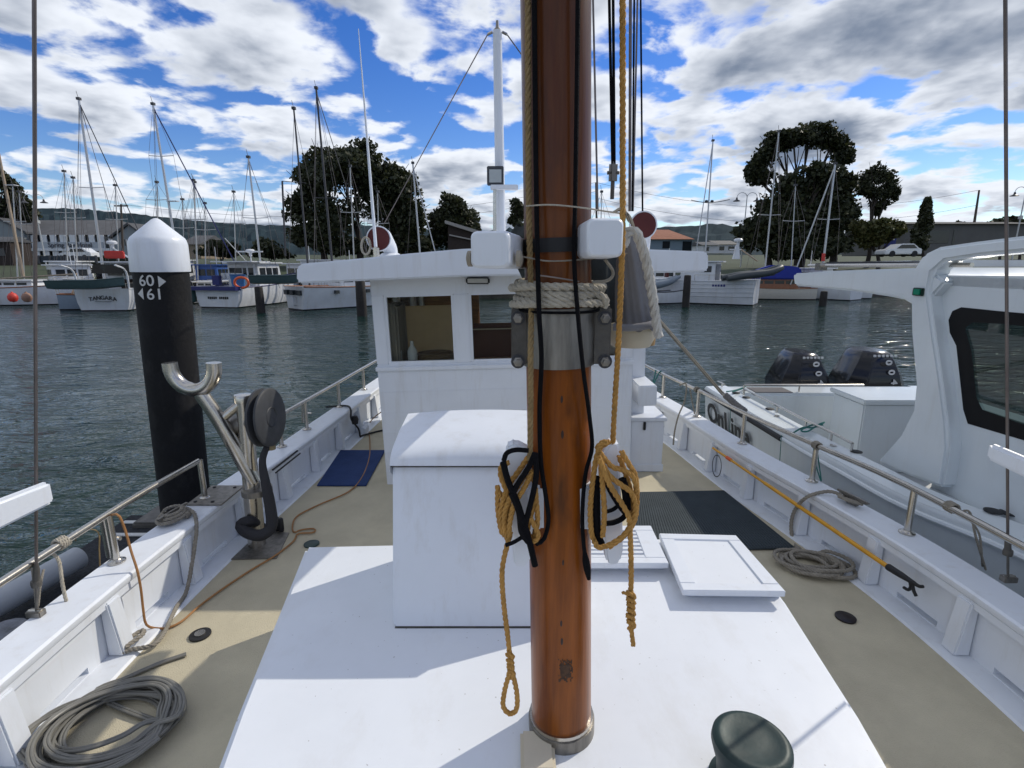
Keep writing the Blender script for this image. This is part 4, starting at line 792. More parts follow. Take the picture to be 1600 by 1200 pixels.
def hull_own():
    # deck and white waterways
    poly = [(p[0], p[1], ZD) for p in LP] + [(p[0], p[1], ZD) for p in RP[::-1]]
    MB().add([(p[0] - .03, p[1], ZD) for p in LP] + [(p[0] + .03, p[1], ZD) for p in RP], [(i, i + 1, 91 + i, 90 + i) for i in range(89)]).build('deck', beige, boat)
    for side, P in ((-1, LP), (1, RP)):
        P = P[2:]
        s = side
        MB().grid([[(p[0] + s * .06, p[1], ZD + .014) for p in P], [(p[0] - s * .09, p[1], ZD + .012) for p in P], [(p[0] - s * .10, p[1], ZD + .0005) for p in P]]).build('waterway', white, boat)
        # hull plate with freeing-port slots, cut bay by bay
        def strip(z0, z1, a, b, o=.04, th=.05):
            ys = np.linspace(a, b, max(2, int((b - a) / .12) + 1)); mb = MB(); sec = []
            for y in ys:
                x = cx(s, y); sec.append([(x + s * o, y, z0), (x + s * o, y, z1), (x + s * (o + th), y, z1), (x + s * (o + th), y, z0)])
            v = [p for q in sec for p in q]; f = [(i * 4 + k, i * 4 + (k + 1) % 4, (i + 1) * 4 + (k + 1) % 4, (i + 1) * 4 + k) for i in range(len(ys) - 1) for k in range(4)]
            return v, f + [(0, 1, 2, 3), tuple(range(len(v) - 4, len(v)))]
        pl = MB(); y0, y1 = -2.9, 9.5
        pl.add(*strip(-.4, ZD + .02, y0, y1)); pl.add(*strip(ZD + .055, ZCAP - .05, y0, y1))
        fr = [1.15 + .62 * k for k in range(-5, 13)]
        for a in fr: pl.add(*strip(ZD + .02, ZD + .055, a - .17, a + .17))
        plate = pl.build('bulwark', white, boat)
        for a in fr:                                   # timber frames standing proud inside
            if a < -1.5: continue
            x = cx(s, a) + s * .038
            MB().hexa([(x, a - .045, ZD + .012), (x, a + .045, ZD + .012), (x - s * .085, a + .045, ZD + .012), (x - s * .085, a - .045, ZD + .012),
                       (x, a - .045, ZCAP - .06), (x, a + .045, ZCAP - .06), (x - s * .05, a + .045, ZCAP - .06), (x - s * .05, a - .045, ZCAP - .06)]).build('frame', white, plate, bev=.008)
        # cap rail: flat board, rounded edges, with a moulding under its inner lip
        sec = [(-.005, -.045), (-.012, -.03), (-.012, -.01), (0, 0), (.205, 0), (.215, -.012), (.215, -.04), (.20, -.048)]
        def sweep(sec, name, m):
            v = []; n = len(sec)
            for p in P:
                for a, b in sec: v.append((p[0] + s * a, p[1], ZCAP + b))
            f = [(i * n + k, i * n + (k + 1) % n, (i + 1) * n + (k + 1) % n, (i + 1) * n + k) for i in range(len(P) - 1) for k in range(n)] + [tuple(range(n)), tuple(range(len(v) - n, len(v)))]
            return MB().add(v, f).build(name, m, plate)
        sweep(sec, 'cap_rail', white)
        sweep([(.0, -.05), (.0, -.088), (.035, -.088), (.035, -.05)], 'moulding', white)
        # stanchions and top rail
        posts = {-1: ([-.6, .3, 1.25, G(192, 878, ZCAP).y, G(331, 779, ZCAP).y], [G(448, 698, ZCAP).y, G(487, 671, ZCAP).y, G(537, 636, ZCAP).y, G(576, 609, ZCAP).y, 8.2]),
                 1: ([-.6, .3, 1.4, G(1413, 833, ZCAP).y, G(1267, 752, ZCAP).y, G(1165, 693, ZCAP).y, G(1094, 651, ZCAP).y, G(1038, 621, ZCAP).y, 8.2],)}[s]
        for run in posts:
            tops = []
            r = .019
            for y in run:
                x = cx(s, y) + s * .145; b = Vector((x, y, ZCAP)); q = b + Vector((0, 0, .29)); tops.append(q)
                st = MB().tube([b, q], r, 10).build('stanchion', steel, boat)
                MB().lathe([(.045, 0), (.045, .006), (.028, .012), (.022, .02)], b + Vector((0, 0, .002)), 16).build('base_flange', steel, st)
            pts = smooth_path(tops, n=40)
            ends = ([pts[0] + np.array((0, 0, 0))], [])
            if s < 0 and run is posts[0]: pts = pts[:-1] + [np.array(tops[-1]) + (0, -.02, 0)]
            MB().tube(pts, .019, 10).build('top_rail', steel, boat)
    # rod-holder tubes clamped to the pontoon-side rail
    for (a, b, c, d, Y, r) in ((164, 808, 176, 868, None, .03), (474, 628, 474, 660, None, .02)):
        y = G(a, d + 10, ZCAP).y * 1.02; p = D(a, b, y); q = D(c, d, y)
        rh = MB().tube([q, p], r, 14).build('rod_holder', steel, boat)
        MB().tube([q.lerp(p, .45), Vector((cx(-1, y) - .145, y, q.lerp(p, .45).z))], .012, 8).build('clamp', steel, rh)
    # dark joint and hinge line of the boarding gate on the left cap
    for dy in (-.05, .06):
        y = G(435, 735, ZCAP).y
    a = G(470, 705, ZCAP); b = G(432, 735, ZCAP)
    MB().tube([a + Vector((-.03, 0, .004)), b + Vector((-.03, 0, .004))], .008, 6).build('gate_joint', black, boat)
    MB().tube([a + Vector((-.008, 0, -.02)), b + Vector((-.008, 0, -.02))], .007, 6).build('gate_joint', black, boat)
    # steel plate round the hauler on the left cap
    y = G(365, 775, ZCAP).y; x = cx(-1, y)
    pl = MB().box((x - .21, y - .16, ZCAP + .002), (x + .03, y + .16, ZCAP + .012)).build('cap_plate', steel_dull, boat)
    for dx, dy in ((-.17, -.12), (-.17, .12), (-.02, .12), (-.05, -.12)): MB().lathe([(.012, 0), (.012, .005), (0, .008)], (x + dx, y + dy, ZCAP + .012), 8).build('bolt', black, pl)
    # deck fittings: flush deck plates
    for px, py, m in ((313, 993, black), (1321, 966, mat('bronze_black', (.02, .016, .018), .3, .5)), (487, 851, mat('dark_green_plate', (.012, .04, .035), .4))):
        p = G(px, py, ZD); o = MB().lathe([(.055, 0), (.055, .008), (.05, .010), (.0, .010)], p + Vector((0, 0, .002)), 24).build('deck_plate', m, boat)
        if px == 313: MB().lathe([(.028, 0), (.028, .006), (0, .006)], p + Vector((0, 0, .012)), 16).build('plate_cap', steel, o)
hull_own()

def trunk_cabin():
    pl = [(-.72, .35), (-.90, 1.1), (-.99, 1.55), (-1.10, 2.2), (-1.185, 2.69), (1.33, 2.80), (1.315, 2.2), (1.245, 1.55), (1.17, 1.1), (1.05, .35)]
    A = [(x, y, ZD - .02) for x, y in pl]; B = [(x * .985 + .002, y, ZT) for x, y in pl]
    tr = MB().prism(A, B).build('trunk_cabin', white_deck, boat, bev=.022, seg=3)
    # louvred hatch
    h = .065
    def slab(px, z0, z1, name, m, bev=.006, inset=0):
        Q = [G(a, b, z1) for a, b in px]; c = sum(Q, Vector()) / 4; Q = [q + (c - q) * inset for q in Q]
        return MB().prism([Vector((q.x, q.y, z0)) for q in Q], Q).build(name, m, tr, bev=bev)
    p1 = [(880, 880), (1045, 880), (1017, 821), (880, 821)]; p2 = [(1067, 922), (1228, 924), (1150, 836), (1030, 833)]
    def framed(px, name, bars):
        slab(px, ZT + .0, ZT + .045, name + '_coaming', white, inset=.05)
        z = ZT + .052; Q = [G(a, b, z + .022) for a, b in px]
        lerp = lambda u, v: (Q[0].lerp(Q[1], u)).lerp(Q[3].lerp(Q[2], u), v)
        fw = .16 if not bars else .2
        for (u0, v0, u1, v1) in ((0, 0, 1, fw * .7), (0, 1 - fw * .7, 1, 1), (0, fw * .7, fw, 1 - fw * .7), (1 - fw, fw * .7, 1, 1 - fw * .7)):
            q = [lerp(u0, v0), lerp(u1, v0), lerp(u1, v1), lerp(u0, v1)]
            MB().prism([a - Vector((0, 0, .03)) for a in q], q).build(name + '_frame', white, tr, bev=.003)
        if bars:
            for k in range(7):
                v0 = fw * .7 + .02 + k * (1 - 1.4 * fw) / 7; q = [lerp(fw, v0), lerp(1 - fw, v0), lerp(1 - fw, v0 + .055), lerp(fw, v0 + .055)]
                MB().prism([a - Vector((0, .012, .028)) for a in q], [a - Vector((0, 0, .004)) for a in q]).build('slat', white, tr)
        else:
            q = [lerp(fw, fw * .7), lerp(1 - fw, fw * .7), lerp(1 - fw, 1 - fw * .7), lerp(fw, 1 - fw * .7)]
            MB().prism([a - Vector((0, 0, .028)) for a in q], [a - Vector((0, 0, .008)) for a in q]).build('panel', white_deck, tr)
    framed(p1, 'vent_hatch', True); framed(p2, 'hatch', False)
    # companion hood
    x0, x1 = -.527, .30; Y0, Yf, Yb = 2.0, 2.2, 2.62
    zf = D(610, 725, Yf).z + .05; zb = D(640, 648, Yb).z
    body = [(Y0, ZT - .005), (Y0 + .03, ZT + .12), (Yf - .01, zf - .1), (Yf + .03, zf - .02), (Yb, zb - .02), (Yb, ZT - .005)]
    hd = MB().prism([(x0 + .006 - .02 * (z - ZT), y, z) for y, z in body], [(x1, y, z) for y, z in body]).build('companion_hood', white, boat, bev=.012)
    n = 12; rows = []; xl = x0 - .016
    for k in range(n + 1):
        u = k / n; x = xl + (x1 + .006 - xl) * u; c = .022 * (1 - (2 * u - 1) ** 2)
        rows.append([(x, Yf - .010, zf - .055), (x, Yf + .002, zf - .032 + c * .4), (x, Yf + .028, zf - .012 + c * .8), (x, Yf + .07, zf + .004 + c), (x, Yf + .22, zf + (zb - zf) * .62 + c), (x, Yb + .02, zb + c), (x, Yb + .02, zb - .04 + c)])
    lid = MB().grid(rows)
    for r in (rows[0], rows[-1]): lid.add(r + [(r[0][0], Yb - .1, zf - .05), (r[0][0], Yf + .2, zf - .115), (r[0][0], Yf + .05, zf - .125), (r[0][0], Yf - .005, zf - .09)], [tuple(range(11))])
    lid.build('hood_lid', white, hd, ang=50)
    MB().box((xl + .004, Yf - .0145, zf - .060), (x1 + .004, Yf - .004, zf - .058)).build('hood_seam', galv, hd)
    MB().box((x0 + .015, Y0 - .003, ZT + .0005), (x1, Y0 + .01, ZT + .0022)).build('base_seam', galv, hd)
trunk_cabin()

def tilt(p): return Vector((p.x + .027 * (2 - p.z), p.y, p.z + .027 * (p.x + .05)))
def wheelhouse():
    Y0, Y1, xl, xr = 4.56, 7.0, -1.19, 1.07
    zs, zw0, zw1, ztop = ZD - .05, 2.165, 2.765, 2.96
    wh = MB().box((xl, Y0, zs), (xr, Y0 + .06, zw0)).build('wheelhouse', white, boat, bev=.006, xf=tilt)
    def part(lo, hi, name='wall', m=white, bev=.006): return MB().box(lo, hi).build(name, m, wh, bev=bev, xf=tilt)
    part((xl, Y0, zw1), (xr, Y0 + .06, ztop), 'header')
    bays = [(-1.085, -.485), (-.355, .24), (.37, .965)]
    ex = [xl, -1.085, -.485, -.355, .24, .37, .965, xr]
    for a, b in ((0, 1), (2, 3), (4, 5), (6, 7)): part((ex[a], Y0 + .001, zw0), (ex[b], Y0 + .061, zw1), 'window_post')
    part((xl - .012, Y0 - .018, zw0 - .06), (xr + .012, Y0, zw0 - .02), 'sill_moulding')
    for k in range(1, 6): part((xl + .004, Y0 - .003, zw0 - .06 - k * .19), (xr - .004, Y0 + .002, zw0 - .054 - k * .19), 'board_lap', bev=0)
    for a, b in bays:
        g = part((a, Y0 + .03, zw0), (b, Y0 + .036, zw1), 'window_pane', glass, 0)
        for lo, hi in (((a, Y0 + .012, zw0), (a + .022, Y0 + .05, zw1)), ((b - .022, Y0 + .012, zw0), (b, Y0 + .05, zw1)), ((a + .022, Y0 + .012, zw0), (b - .022, Y0 + .05, zw0 + .022)), ((a + .022, Y0 + .012, zw1 - .016), (b - .022, Y0 + .05, zw1))): part(lo, hi, 'window_frame', white, 0)
    for x in (xl, xr - .05):
        part((x, Y0 + .061, zs), (x + .05, Y1, zw0), 'side_wall'); part((x, Y0 + .061, zw1), (x + .05, Y1, ztop), 'side_header')
        for a, b in ((Y0 + .061, Y0 + .15), (5.35, 5.5), (6.25, 6.4), (Y1 - .12, Y1)): part((x, a, zw0), (x + .05, b, zw1), 'side_post')
        for a, b in ((Y0 + .15, 5.35), (5.5, 6.25), (6.4, Y1 - .12)): part((x + .02, a, zw0), (x + .026, b, zw1), 'side_pane', glass, 0)
    # back wall with a framed opening to the water
    part((xl + .051, Y1 - .05, zs), (xr - .051, Y1, 2.2), 'back_wall', wood_in); part((xl + .051, Y1 - .05, 2.72), (xr - .051, Y1, ztop), 'back_header', cream_in)
    part((xl + .051, Y1 - .05, 2.2), (-.42, Y1, 2.72), 'back_panel', wood_in); part((.2, Y1 - .05, 2.2), (xr - .051, Y1, 2.72), 'back_panel', cream_in)
    part((-.46, Y1 - .07, 2.16), (.24, Y1 - .051, 2.2), 'back_sill', white); part((-.50, Y1 - .09, 2.1), (-.43, Y1 - .052, 2.8), 'door_post', wood_in); part((.2, Y1 - .07, 2.2), (.24, Y1 - .051, 2.72), 'door_frame', white)
    # interior: shelf, console, seat
    part((xl + .052, Y0 + .07, 2.06), (xr - .052, Y0 + .62, 2.10), 'shelf', wood_in)
    part((xl + .052, Y0 + .07, 1.0), (xr - .052, Y0 + .55, 2.05), 'console', wood_in)
    part((-.42, Y0 + .75, 1.9), (.12, Y0 + .84, 2.42), 'seat_back', mat('maroon_seat', (.10, .028, .018), .5), .04)
    part((-.40, Y0 + .735, 2.36), (.10, Y0 + .745, 2.372), 'seat_piping', cream_in, 0)
    part((xl + .06, Y0 + .1, 2.10), (-1.0, Y0 + .5, 2.68), 'curtain', mat('striped_curtain', (.30, .29, .27), .9, var=.3, vscale=8, stretch=(6, 1, .2)), .02)
    for k, x in enumerate((-1.04, -.90)):
        c = (x, Y0 + .16, 2.115); MB().lathe([(.035, 0), (.045, .01), (.045, .14), (.03, .17), (.016, .19), (.016, .23), (0, .235)], c, 16).build('bottle', mat('pale_bottle', (.50, .55, .58), .3), wh, xf=tilt)
    mb = MB()
    for k in range(6): mb.tube(smooth_path([(-.72 + (.20 - .008 * k) * math.cos(u), Y0 + .34 + .15 * math.sin(u), 2.115 + .017 * k) for u in np.linspace(0, 2 * math.pi, 17)], n=30), .011, 6)
    mb.build('stowed_coil', mat('brown_line', (.12, .08, .04), .8), wh, xf=tilt)
    part((xl + .06, Y0 + .70, 2.10), (-.42, Y0 + .74, 2.62), 'chart_board', mat('tan_panel', (.62, .47, .28), .6), .01)
    # roof: cambered slab traced on the fascia, overhanging all round
    fas = [(463, 438), (468, 443), (720, 432), (1103, 425), (1107, 421), (1107, 397), (1103, 393), (1000, 389), (900, 386), (790, 386), (720, 389), (640, 396), (560, 404), (472, 412), (463, 418)]
    A = [D(a, b, 4.2) for a, b in fas]
    rf = MB().prism(A, [p + Vector((0, 3.1, 0)) for p in A]).build('roof', white, boat, bev=.012)
    rl = D(747, 437, Y0); 
    fl = MB().box((rl.x - .10, Y0 - .06, rl.z - .035), (rl.x + .10, Y0 - .002, rl.z + .02)).build('soffit_light', black, wh, bev=.01)
    MB().box((rl.x - .085, Y0 - .066, rl.z - .025), (rl.x + .085, Y0 - .058, rl.z + .012)).build('lens', mat('frosted_lens', (.45, .45, .43), .2), wh, bev=.003)
    # right-hand post and ledge behind the front wall
    a = D(990, 500, 5.0); b = D(1007, 600, 5.0)
    part((a.x, 5.0, ZD), (b.x, 5.25, 2.9), 'corner_post', white, .015)
    a = D(985, 628, 4.9); b = D(1014, 598, 4.9); part((a.x, 4.62, a.z), (b.x, 5.3, b.z), 'ledge', white, .01)
    # pole mast with floodlight
    Yp = 5.3; b = D(783, 392, Yp); tp = D(777, 48, Yp); rad = 6.8 * Yp / F
    pm = MB().tube([b - Vector((0, 0, .3)), b, tp], [rad * 1.15, rad * 1.1, rad * .9], 20).build('pole_mast', white, boat)
    MB().lathe([(rad * .9, 0), (rad * .5, .02), (.015, .025), (.012, .08), (0, .085)], tp, 14).build('pole_cap', steel_dull, pm)
    for s in (-1, 1): MB().tube([tp + Vector((s * rad, 0, -.01)), tp + Vector((s * rad * 2.0, 0, -.03))], .012, 6).build('eye_bolt', steel, pm)
    c = D(788, 293, Yp - .08); MB().box(c + Vector((-.13, -.05, -.02)), c + Vector((.13, .05, .02))).build('light_bracket', white, pm, bev=.006)
    MB().tube([D(773, 400, Yp - .1), D(773, 293, Yp - .1)], .016, 8).build('conduit', steel, pm)
    fl = MB().box(D(761, 289, Yp - .12), D(787, 261, Yp - .06)).build('floodlight', mat('dark_housing', (.05, .055, .065), .5), pm, bev=.006)
    MB().box(D(764.5, 285, Yp - .128), D(783.5, 265, Yp - .118)).build('floodlight_glass', mat('lamp_glass', (.40, .44, .45), .15), pm)
    MB().tube([tp + Vector((-.08, 0, -.02)), D(648, 262, 7.1), D(600, 350, 7.2)], .006, 5).build('stay', wire, pm)
    MB().tube([tp + Vector((.08, 0, -.02)), D(840, 120, 6.5)], .006, 5).build('stay', wire, pm)
    # cowl vents with red throats
    for cxp, cyp, rp, Yv in ((592, 373, 18, 5.0), (1005, 352, 20, 5.0)):
        c = D(cxp, cyp, Yv); rr = rp * Yv / F; base = Vector((c.x + .05, Yv + .22, D(cxp, 400, Yv).z - .05))
        prof = []
        path = smooth_path([base, base + Vector((0, 0, (c.z - base.z) * .55)), Vector((c.x + .01, Yv + .13, c.z)), Vector((c.x, Yv + .05, c.z)), Vector((c.x, Yv, c.z))], n=18)
        v = MB().tube(path, [rr * .62, rr * .6, rr * .7, rr * .9, rr * 1.0], 26).build('cowl_vent', white, boat)
        MB().lathe([(rr * .93, .004), (rr * .93, .008), (0, .010)], c + Vector((0, -.006, 0)), 26, (0, -1, 0)).build('throat', cowl_red, v)
        MB().tube(smooth_path([c + Vector((rr * .99 * math.cos(a), -.008, rr * .99 * math.sin(a))) for a in np.linspace(0, 2 * math.pi, 17)], n=36), rr * .06, 6).build('lip', white, v)
        MB().lathe([(rr * 1.1, 0), (rr * 1.1, .02), (rr * .7, .05)], base + Vector((0, 0, .03)), 20).build('vent_base', white, v)
    a = D(588, 398, 4.9); z = D(560, 45, 4.9)
    an = MB().tube([a, a.lerp(z, .4), z], [.016, .012, .003], 8).build('whip_antenna', white, boat)
    MB().lathe([(.03, -.03), (.03, .06), (.018, .07)], a, 12).build('antenna_foot', steel, an)
    c = D(571, 384, 4.9); MB().rope([c + Vector((.04 * math.cos(t), .05 * math.sin(t) * .4 + .01 * t / 6, .075 * math.sin(t))) for t in np.linspace(0, 6 * math.pi, 40)], .009).build('roof_coil', cream_rope, boat)
wheelhouse()

def deck_locker():
    a = G(983, 737, ZD); b = G(1033, 737, ZD); zt = D(1010, 652, a.y).z
    t = thing('deck_locker', 'white wooden deck locker with dark latch against the wheelhouse', 'locker', (a.x, a.y + .2, ZD))
    MB().box((a.x, a.y, ZD + .005), (b.x, a.y + .75, zt - .04)).build('box', white, t, bev=.006)
    MB().box((a.x - .01, a.y - .02, zt - .037), (b.x + .02, a.y + .77, zt)).build('lid', white, t, bev=.006)
    MB().box((a.x - .0, a.y - .012, ZD + .005), (b.x + .012, a.y + .0, ZD + .08)).build('plinth', white, t, bev=.003)
    c = D(1007, 664, a.y - .012); MB().box(c + Vector((-.012, -.012, -.05)), c + Vector((.012, .004, .03))).build('latch', dark_letter, t, bev=.003)
    c = D(1035, 666, a.y + .15); MB().lathe([(.03, 0), (.03, .03), (.018, .04)], Vector((b.x, c.y, c.z)), 12, (1, 0, 0)).build('side_knob', black, t)
    pts = [Vector((a.x + .1 + .07 * math.cos(u) * (1 + .1 * u / 6), a.y + .35 + .12 * math.sin(u), zt + .008)) for u in np.linspace(0, 9, 26)]
    tag(MB().tube(smooth_path(pts, n=60), .006, 6).build('loose_cord', dark_mast), 'thin dark cord lying in a loop on the deck locker lid', 'cord')
deck_locker()

# ---------------------------------------------------------------- main mast and what hangs on it
MB0 = Vector((.170, 1.5, ZT))
def mx(z): return Vector((.170 - .0275 * (z - ZT), 1.5, z))
def mr(z): return .101 - .0055 * (z - ZT)
def main_mast():
    zs = np.linspace(ZT, 9.5, 30)
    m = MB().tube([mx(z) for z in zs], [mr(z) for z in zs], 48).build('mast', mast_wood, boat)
    MB().tube([mx(ZT - .01), mx(ZT + .045)], .112, 40).build('mast_collar', steel_dull, m); MB().tube([mx(ZT + .045), mx(ZT + .062)], .1075, 40).build('collar_ring', steel, m)
    c = G(838, 1195, ZT); MB().box(c + Vector((-.05, -.05, 0)), c + Vector((.06, .1, .035))).build('mast_wedge', cream_in, m, bev=.01)
    # clamp band with bolted flanges
    z1 = D(875, 484, 1.39).z; z0 = D(875, 579, 1.39).z
    b = MB().tube([mx(z0), mx(z1)], [mr(z0) + .010, mr(z1) + .010], 48).build('clamp_band', steel_dull, m)
    for a, c in ((799, 836), (924, 955)):
        p, q = D(a, 574, 1.47), D(c, 486, 1.47); MB().box((p.x, 1.455, z0 + .005), (q.x, 1.475, z1)).build('clamp_flange', galv, m, bev=.004)
        MB().box((p.x, 1.50, z0 + .005), (q.x, 1.52, z1)).build('clamp_flange', galv, m, bev=.004)
        for py in (497, 565):
            c_ = D((a + c) / 2 + (-8 if a < 850 else 6), py, 1.45)
            MB().lathe([(.014, 0), (.014, .012), (.010, .014), (.010, .026), (0, .027)], Vector((c_.x, 1.455, c_.z)), 6, (0, -1, 0)).build('bolt', steel_dull, m); MB().lathe([(.02, 0), (.02, .004), (0, .004)], Vector((c_.x, 1.455, c_.z)), 16, (0, -1, 0)).build('washer', dark_mast, m)
    # dark strap higher up
    z = D(875, 382, 1.4).z; MB().tube([mx(z - .018), mx(z + .018)], mr(z) + .004, 40).build('strap', black, m)
    # knots in the wood, worn patch
    for px, py, s in ((878, 625, .0035), (879, 680, .004), (877, 975, .0035), (878, 1003, .004), (880, 880, .003)):
        p = D(px, py, 1.4); n = Vector((p.x - mx(p.z).x, -math.sqrt(max(mr(p.z) ** 2 - (p.x - mx(p.z).x) ** 2, 0)), 0)); MB().lathe([(s, 0), (s * .6, .001), (0, .001)], mx(p.z) + n, 12, n).build('knot', mat('knot_dark', (.03, .012, .006), .5), m, xf=lambda q: Vector((q.x, q.y, p.z + (q.z - p.z) * 3.2)))
    p = D(884, 1048, 1.4); v = []; N_ = 17; fc = []; a0 = math.asin((p.x - mx(p.z).x) / mr(p.z)); rq = random.Random(2)
    for i in range(N_):
        for k in range(N_):
            a = a0 + (i / (N_ - 1) - .5) * .46; z = p.z + (k / (N_ - 1) - .5) * .085; v.append(mx(z) + Vector((math.sin(a), -math.cos(a), 0)) * (mr(z) + .0012))
    for i in range(N_ - 1):
        for k in range(N_ - 1):
            e = max(abs(i - 7.5), abs(k - 7.5)) / 7.5
            if rq.random() > (e - .55) * 1.7: fc.append((i * N_ + k, i * N_ + k + 1, (i + 1) * N_ + k + 1, (i + 1) * N_ + k))
    MB().add(v, fc).build('worn_patch', mat('worn_patch', (.10, .045, .018), .8, var=.45, vscale=50, col2=(.022, .012, .007)), m)
    # horn cleats either side
    for pl in ([(790, 702), (797, 695), (806, 694), (830, 706), (833, 716), (826, 760), (833, 800), (831, 868), (825, 884), (813, 890), (802, 884), (799, 840), (792, 780)],
               [(948, 698), (958, 690), (966, 691), (969, 700), (970, 760), (973, 800), (974, 862), (970, 878), (960, 886), (948, 880), (944, 850), (940, 780), (938, 718)]):
        A = [D(a, b, 1.41) for a, b in pl]; cl = MB().prism(A, [p + Vector((0, .055, 0)) for p in A]).build('horn_cleat', white, m, bev=.012, seg=3)
        s = -1 if pl[0][0] < 850 else 1; c = D(812 if s < 0 else 957, 790, 1.44)
        MB().box((min(c.x, mx(c.z).x), 1.42, c.z - .07), (max(c.x, mx(c.z).x), 1.47, c.z + .07)).build('cleat_base', white, cl, bev=.008)
    # standing rigging
    for s, chain, top in ((-1, G(57, 962, ZCAP), (-.10, 1.5, 9.2)), (1, G(1575, 908, ZCAP), (.05, 1.5, 9.2))):
        chain = Vector(chain); top = Vector(top); u = (top - chain).normalized(); sh = MB().tube([chain + u * .30, top], .0065, 8).build('shroud', wire, boat)
        MB().tube([chain + u * .30, chain + u * .27, chain + u * .2, chain + u * .17], [.008, .013, .015, .010], 10).build('turnbuckle', galv, sh)
        MB().tube([chain + u * .17, chain + u * .02], .006, 8).build('turnbuckle_rod', galv, sh); MB().lathe([(0, -.022), (.02, -.015), (.022, 0), (.02, .015), (0, .022)], chain + u * .19, 12).build('thimble', galv, sh)
        cp = MB().box(chain + Vector((-.035, -.02, -.002)), chain + Vector((.035, .02, .03))).build('chainplate', steel_dull, sh, bev=.004)
        MB().tube([chain + Vector((-.03, 0, .025)), chain + Vector((.03, 0, .025))], .009, 8).build('clevis_pin', steel, sh)
    # side-light boards on the shrouds
    for e0, e1, h in ((D(78, 768, 2.13), D(-110, 850, 1.72), .066), (D(1546, 704, 2.36), D(1735, 790, 1.96), .052)):
        d = (e1 - e0).normalized(); n = Vector((d.y, -d.x, 0)).normalized() * .022; up = Vector((0, 0, h))
        MB().hexa([e0 - up * .75 - n, e1 - up - n, e1 - up + n, e0 - up * .75 + n, e0 + up * .75 - n, e1 + up - n, e1 + up + n, e0 + up * .75 + n]).build('light_board', white, boat, bev=.014, seg=3)
    # running lines right of the mast
    tops = 7.5
    for k, (xa, ya, xb, yb, Y, r, mm) in enumerate(((952, 0, 957, 258, 1.9, .005, black_rope), (958, 0, 960, 258, 1.9, .005, black_rope), (985, 0, 984, 330, 1.95, .0055, wire), (991, 0, 988, 330, 2.0, .0035, black_rope), (996, 0, 989, 330, 2.05, .0035, wire), (1001, 0, 1004, 330, 2.1, .0035, black_rope), (927, 20, 934, 330, 2.1, .004, wire))):
        b = D(xb, yb, Y); a = D(xa, ya, Y); a2 = b + (a - b) * 3.0
        MB().tube([b, a, a2], r, 6).build('halyard_line', mm, m)
    c = D(958, 270, 1.9); bl = MB().box(c + Vector((-.014, -.012, -.035)), c + Vector((.014, .012, .035))).build('pulley_block', steel_dull, m, bev=.008)
    MB().tube([c + Vector((0, 0, -.03)), c + Vector((0, 0, -.085))], .007, 8).build('shackle', galv, bl)
    MB().tube([c + Vector((-.02, 0, 0)), c + Vector((.02, 0, 0))], .006, 8).build('pin', galv, bl)
main_mast()

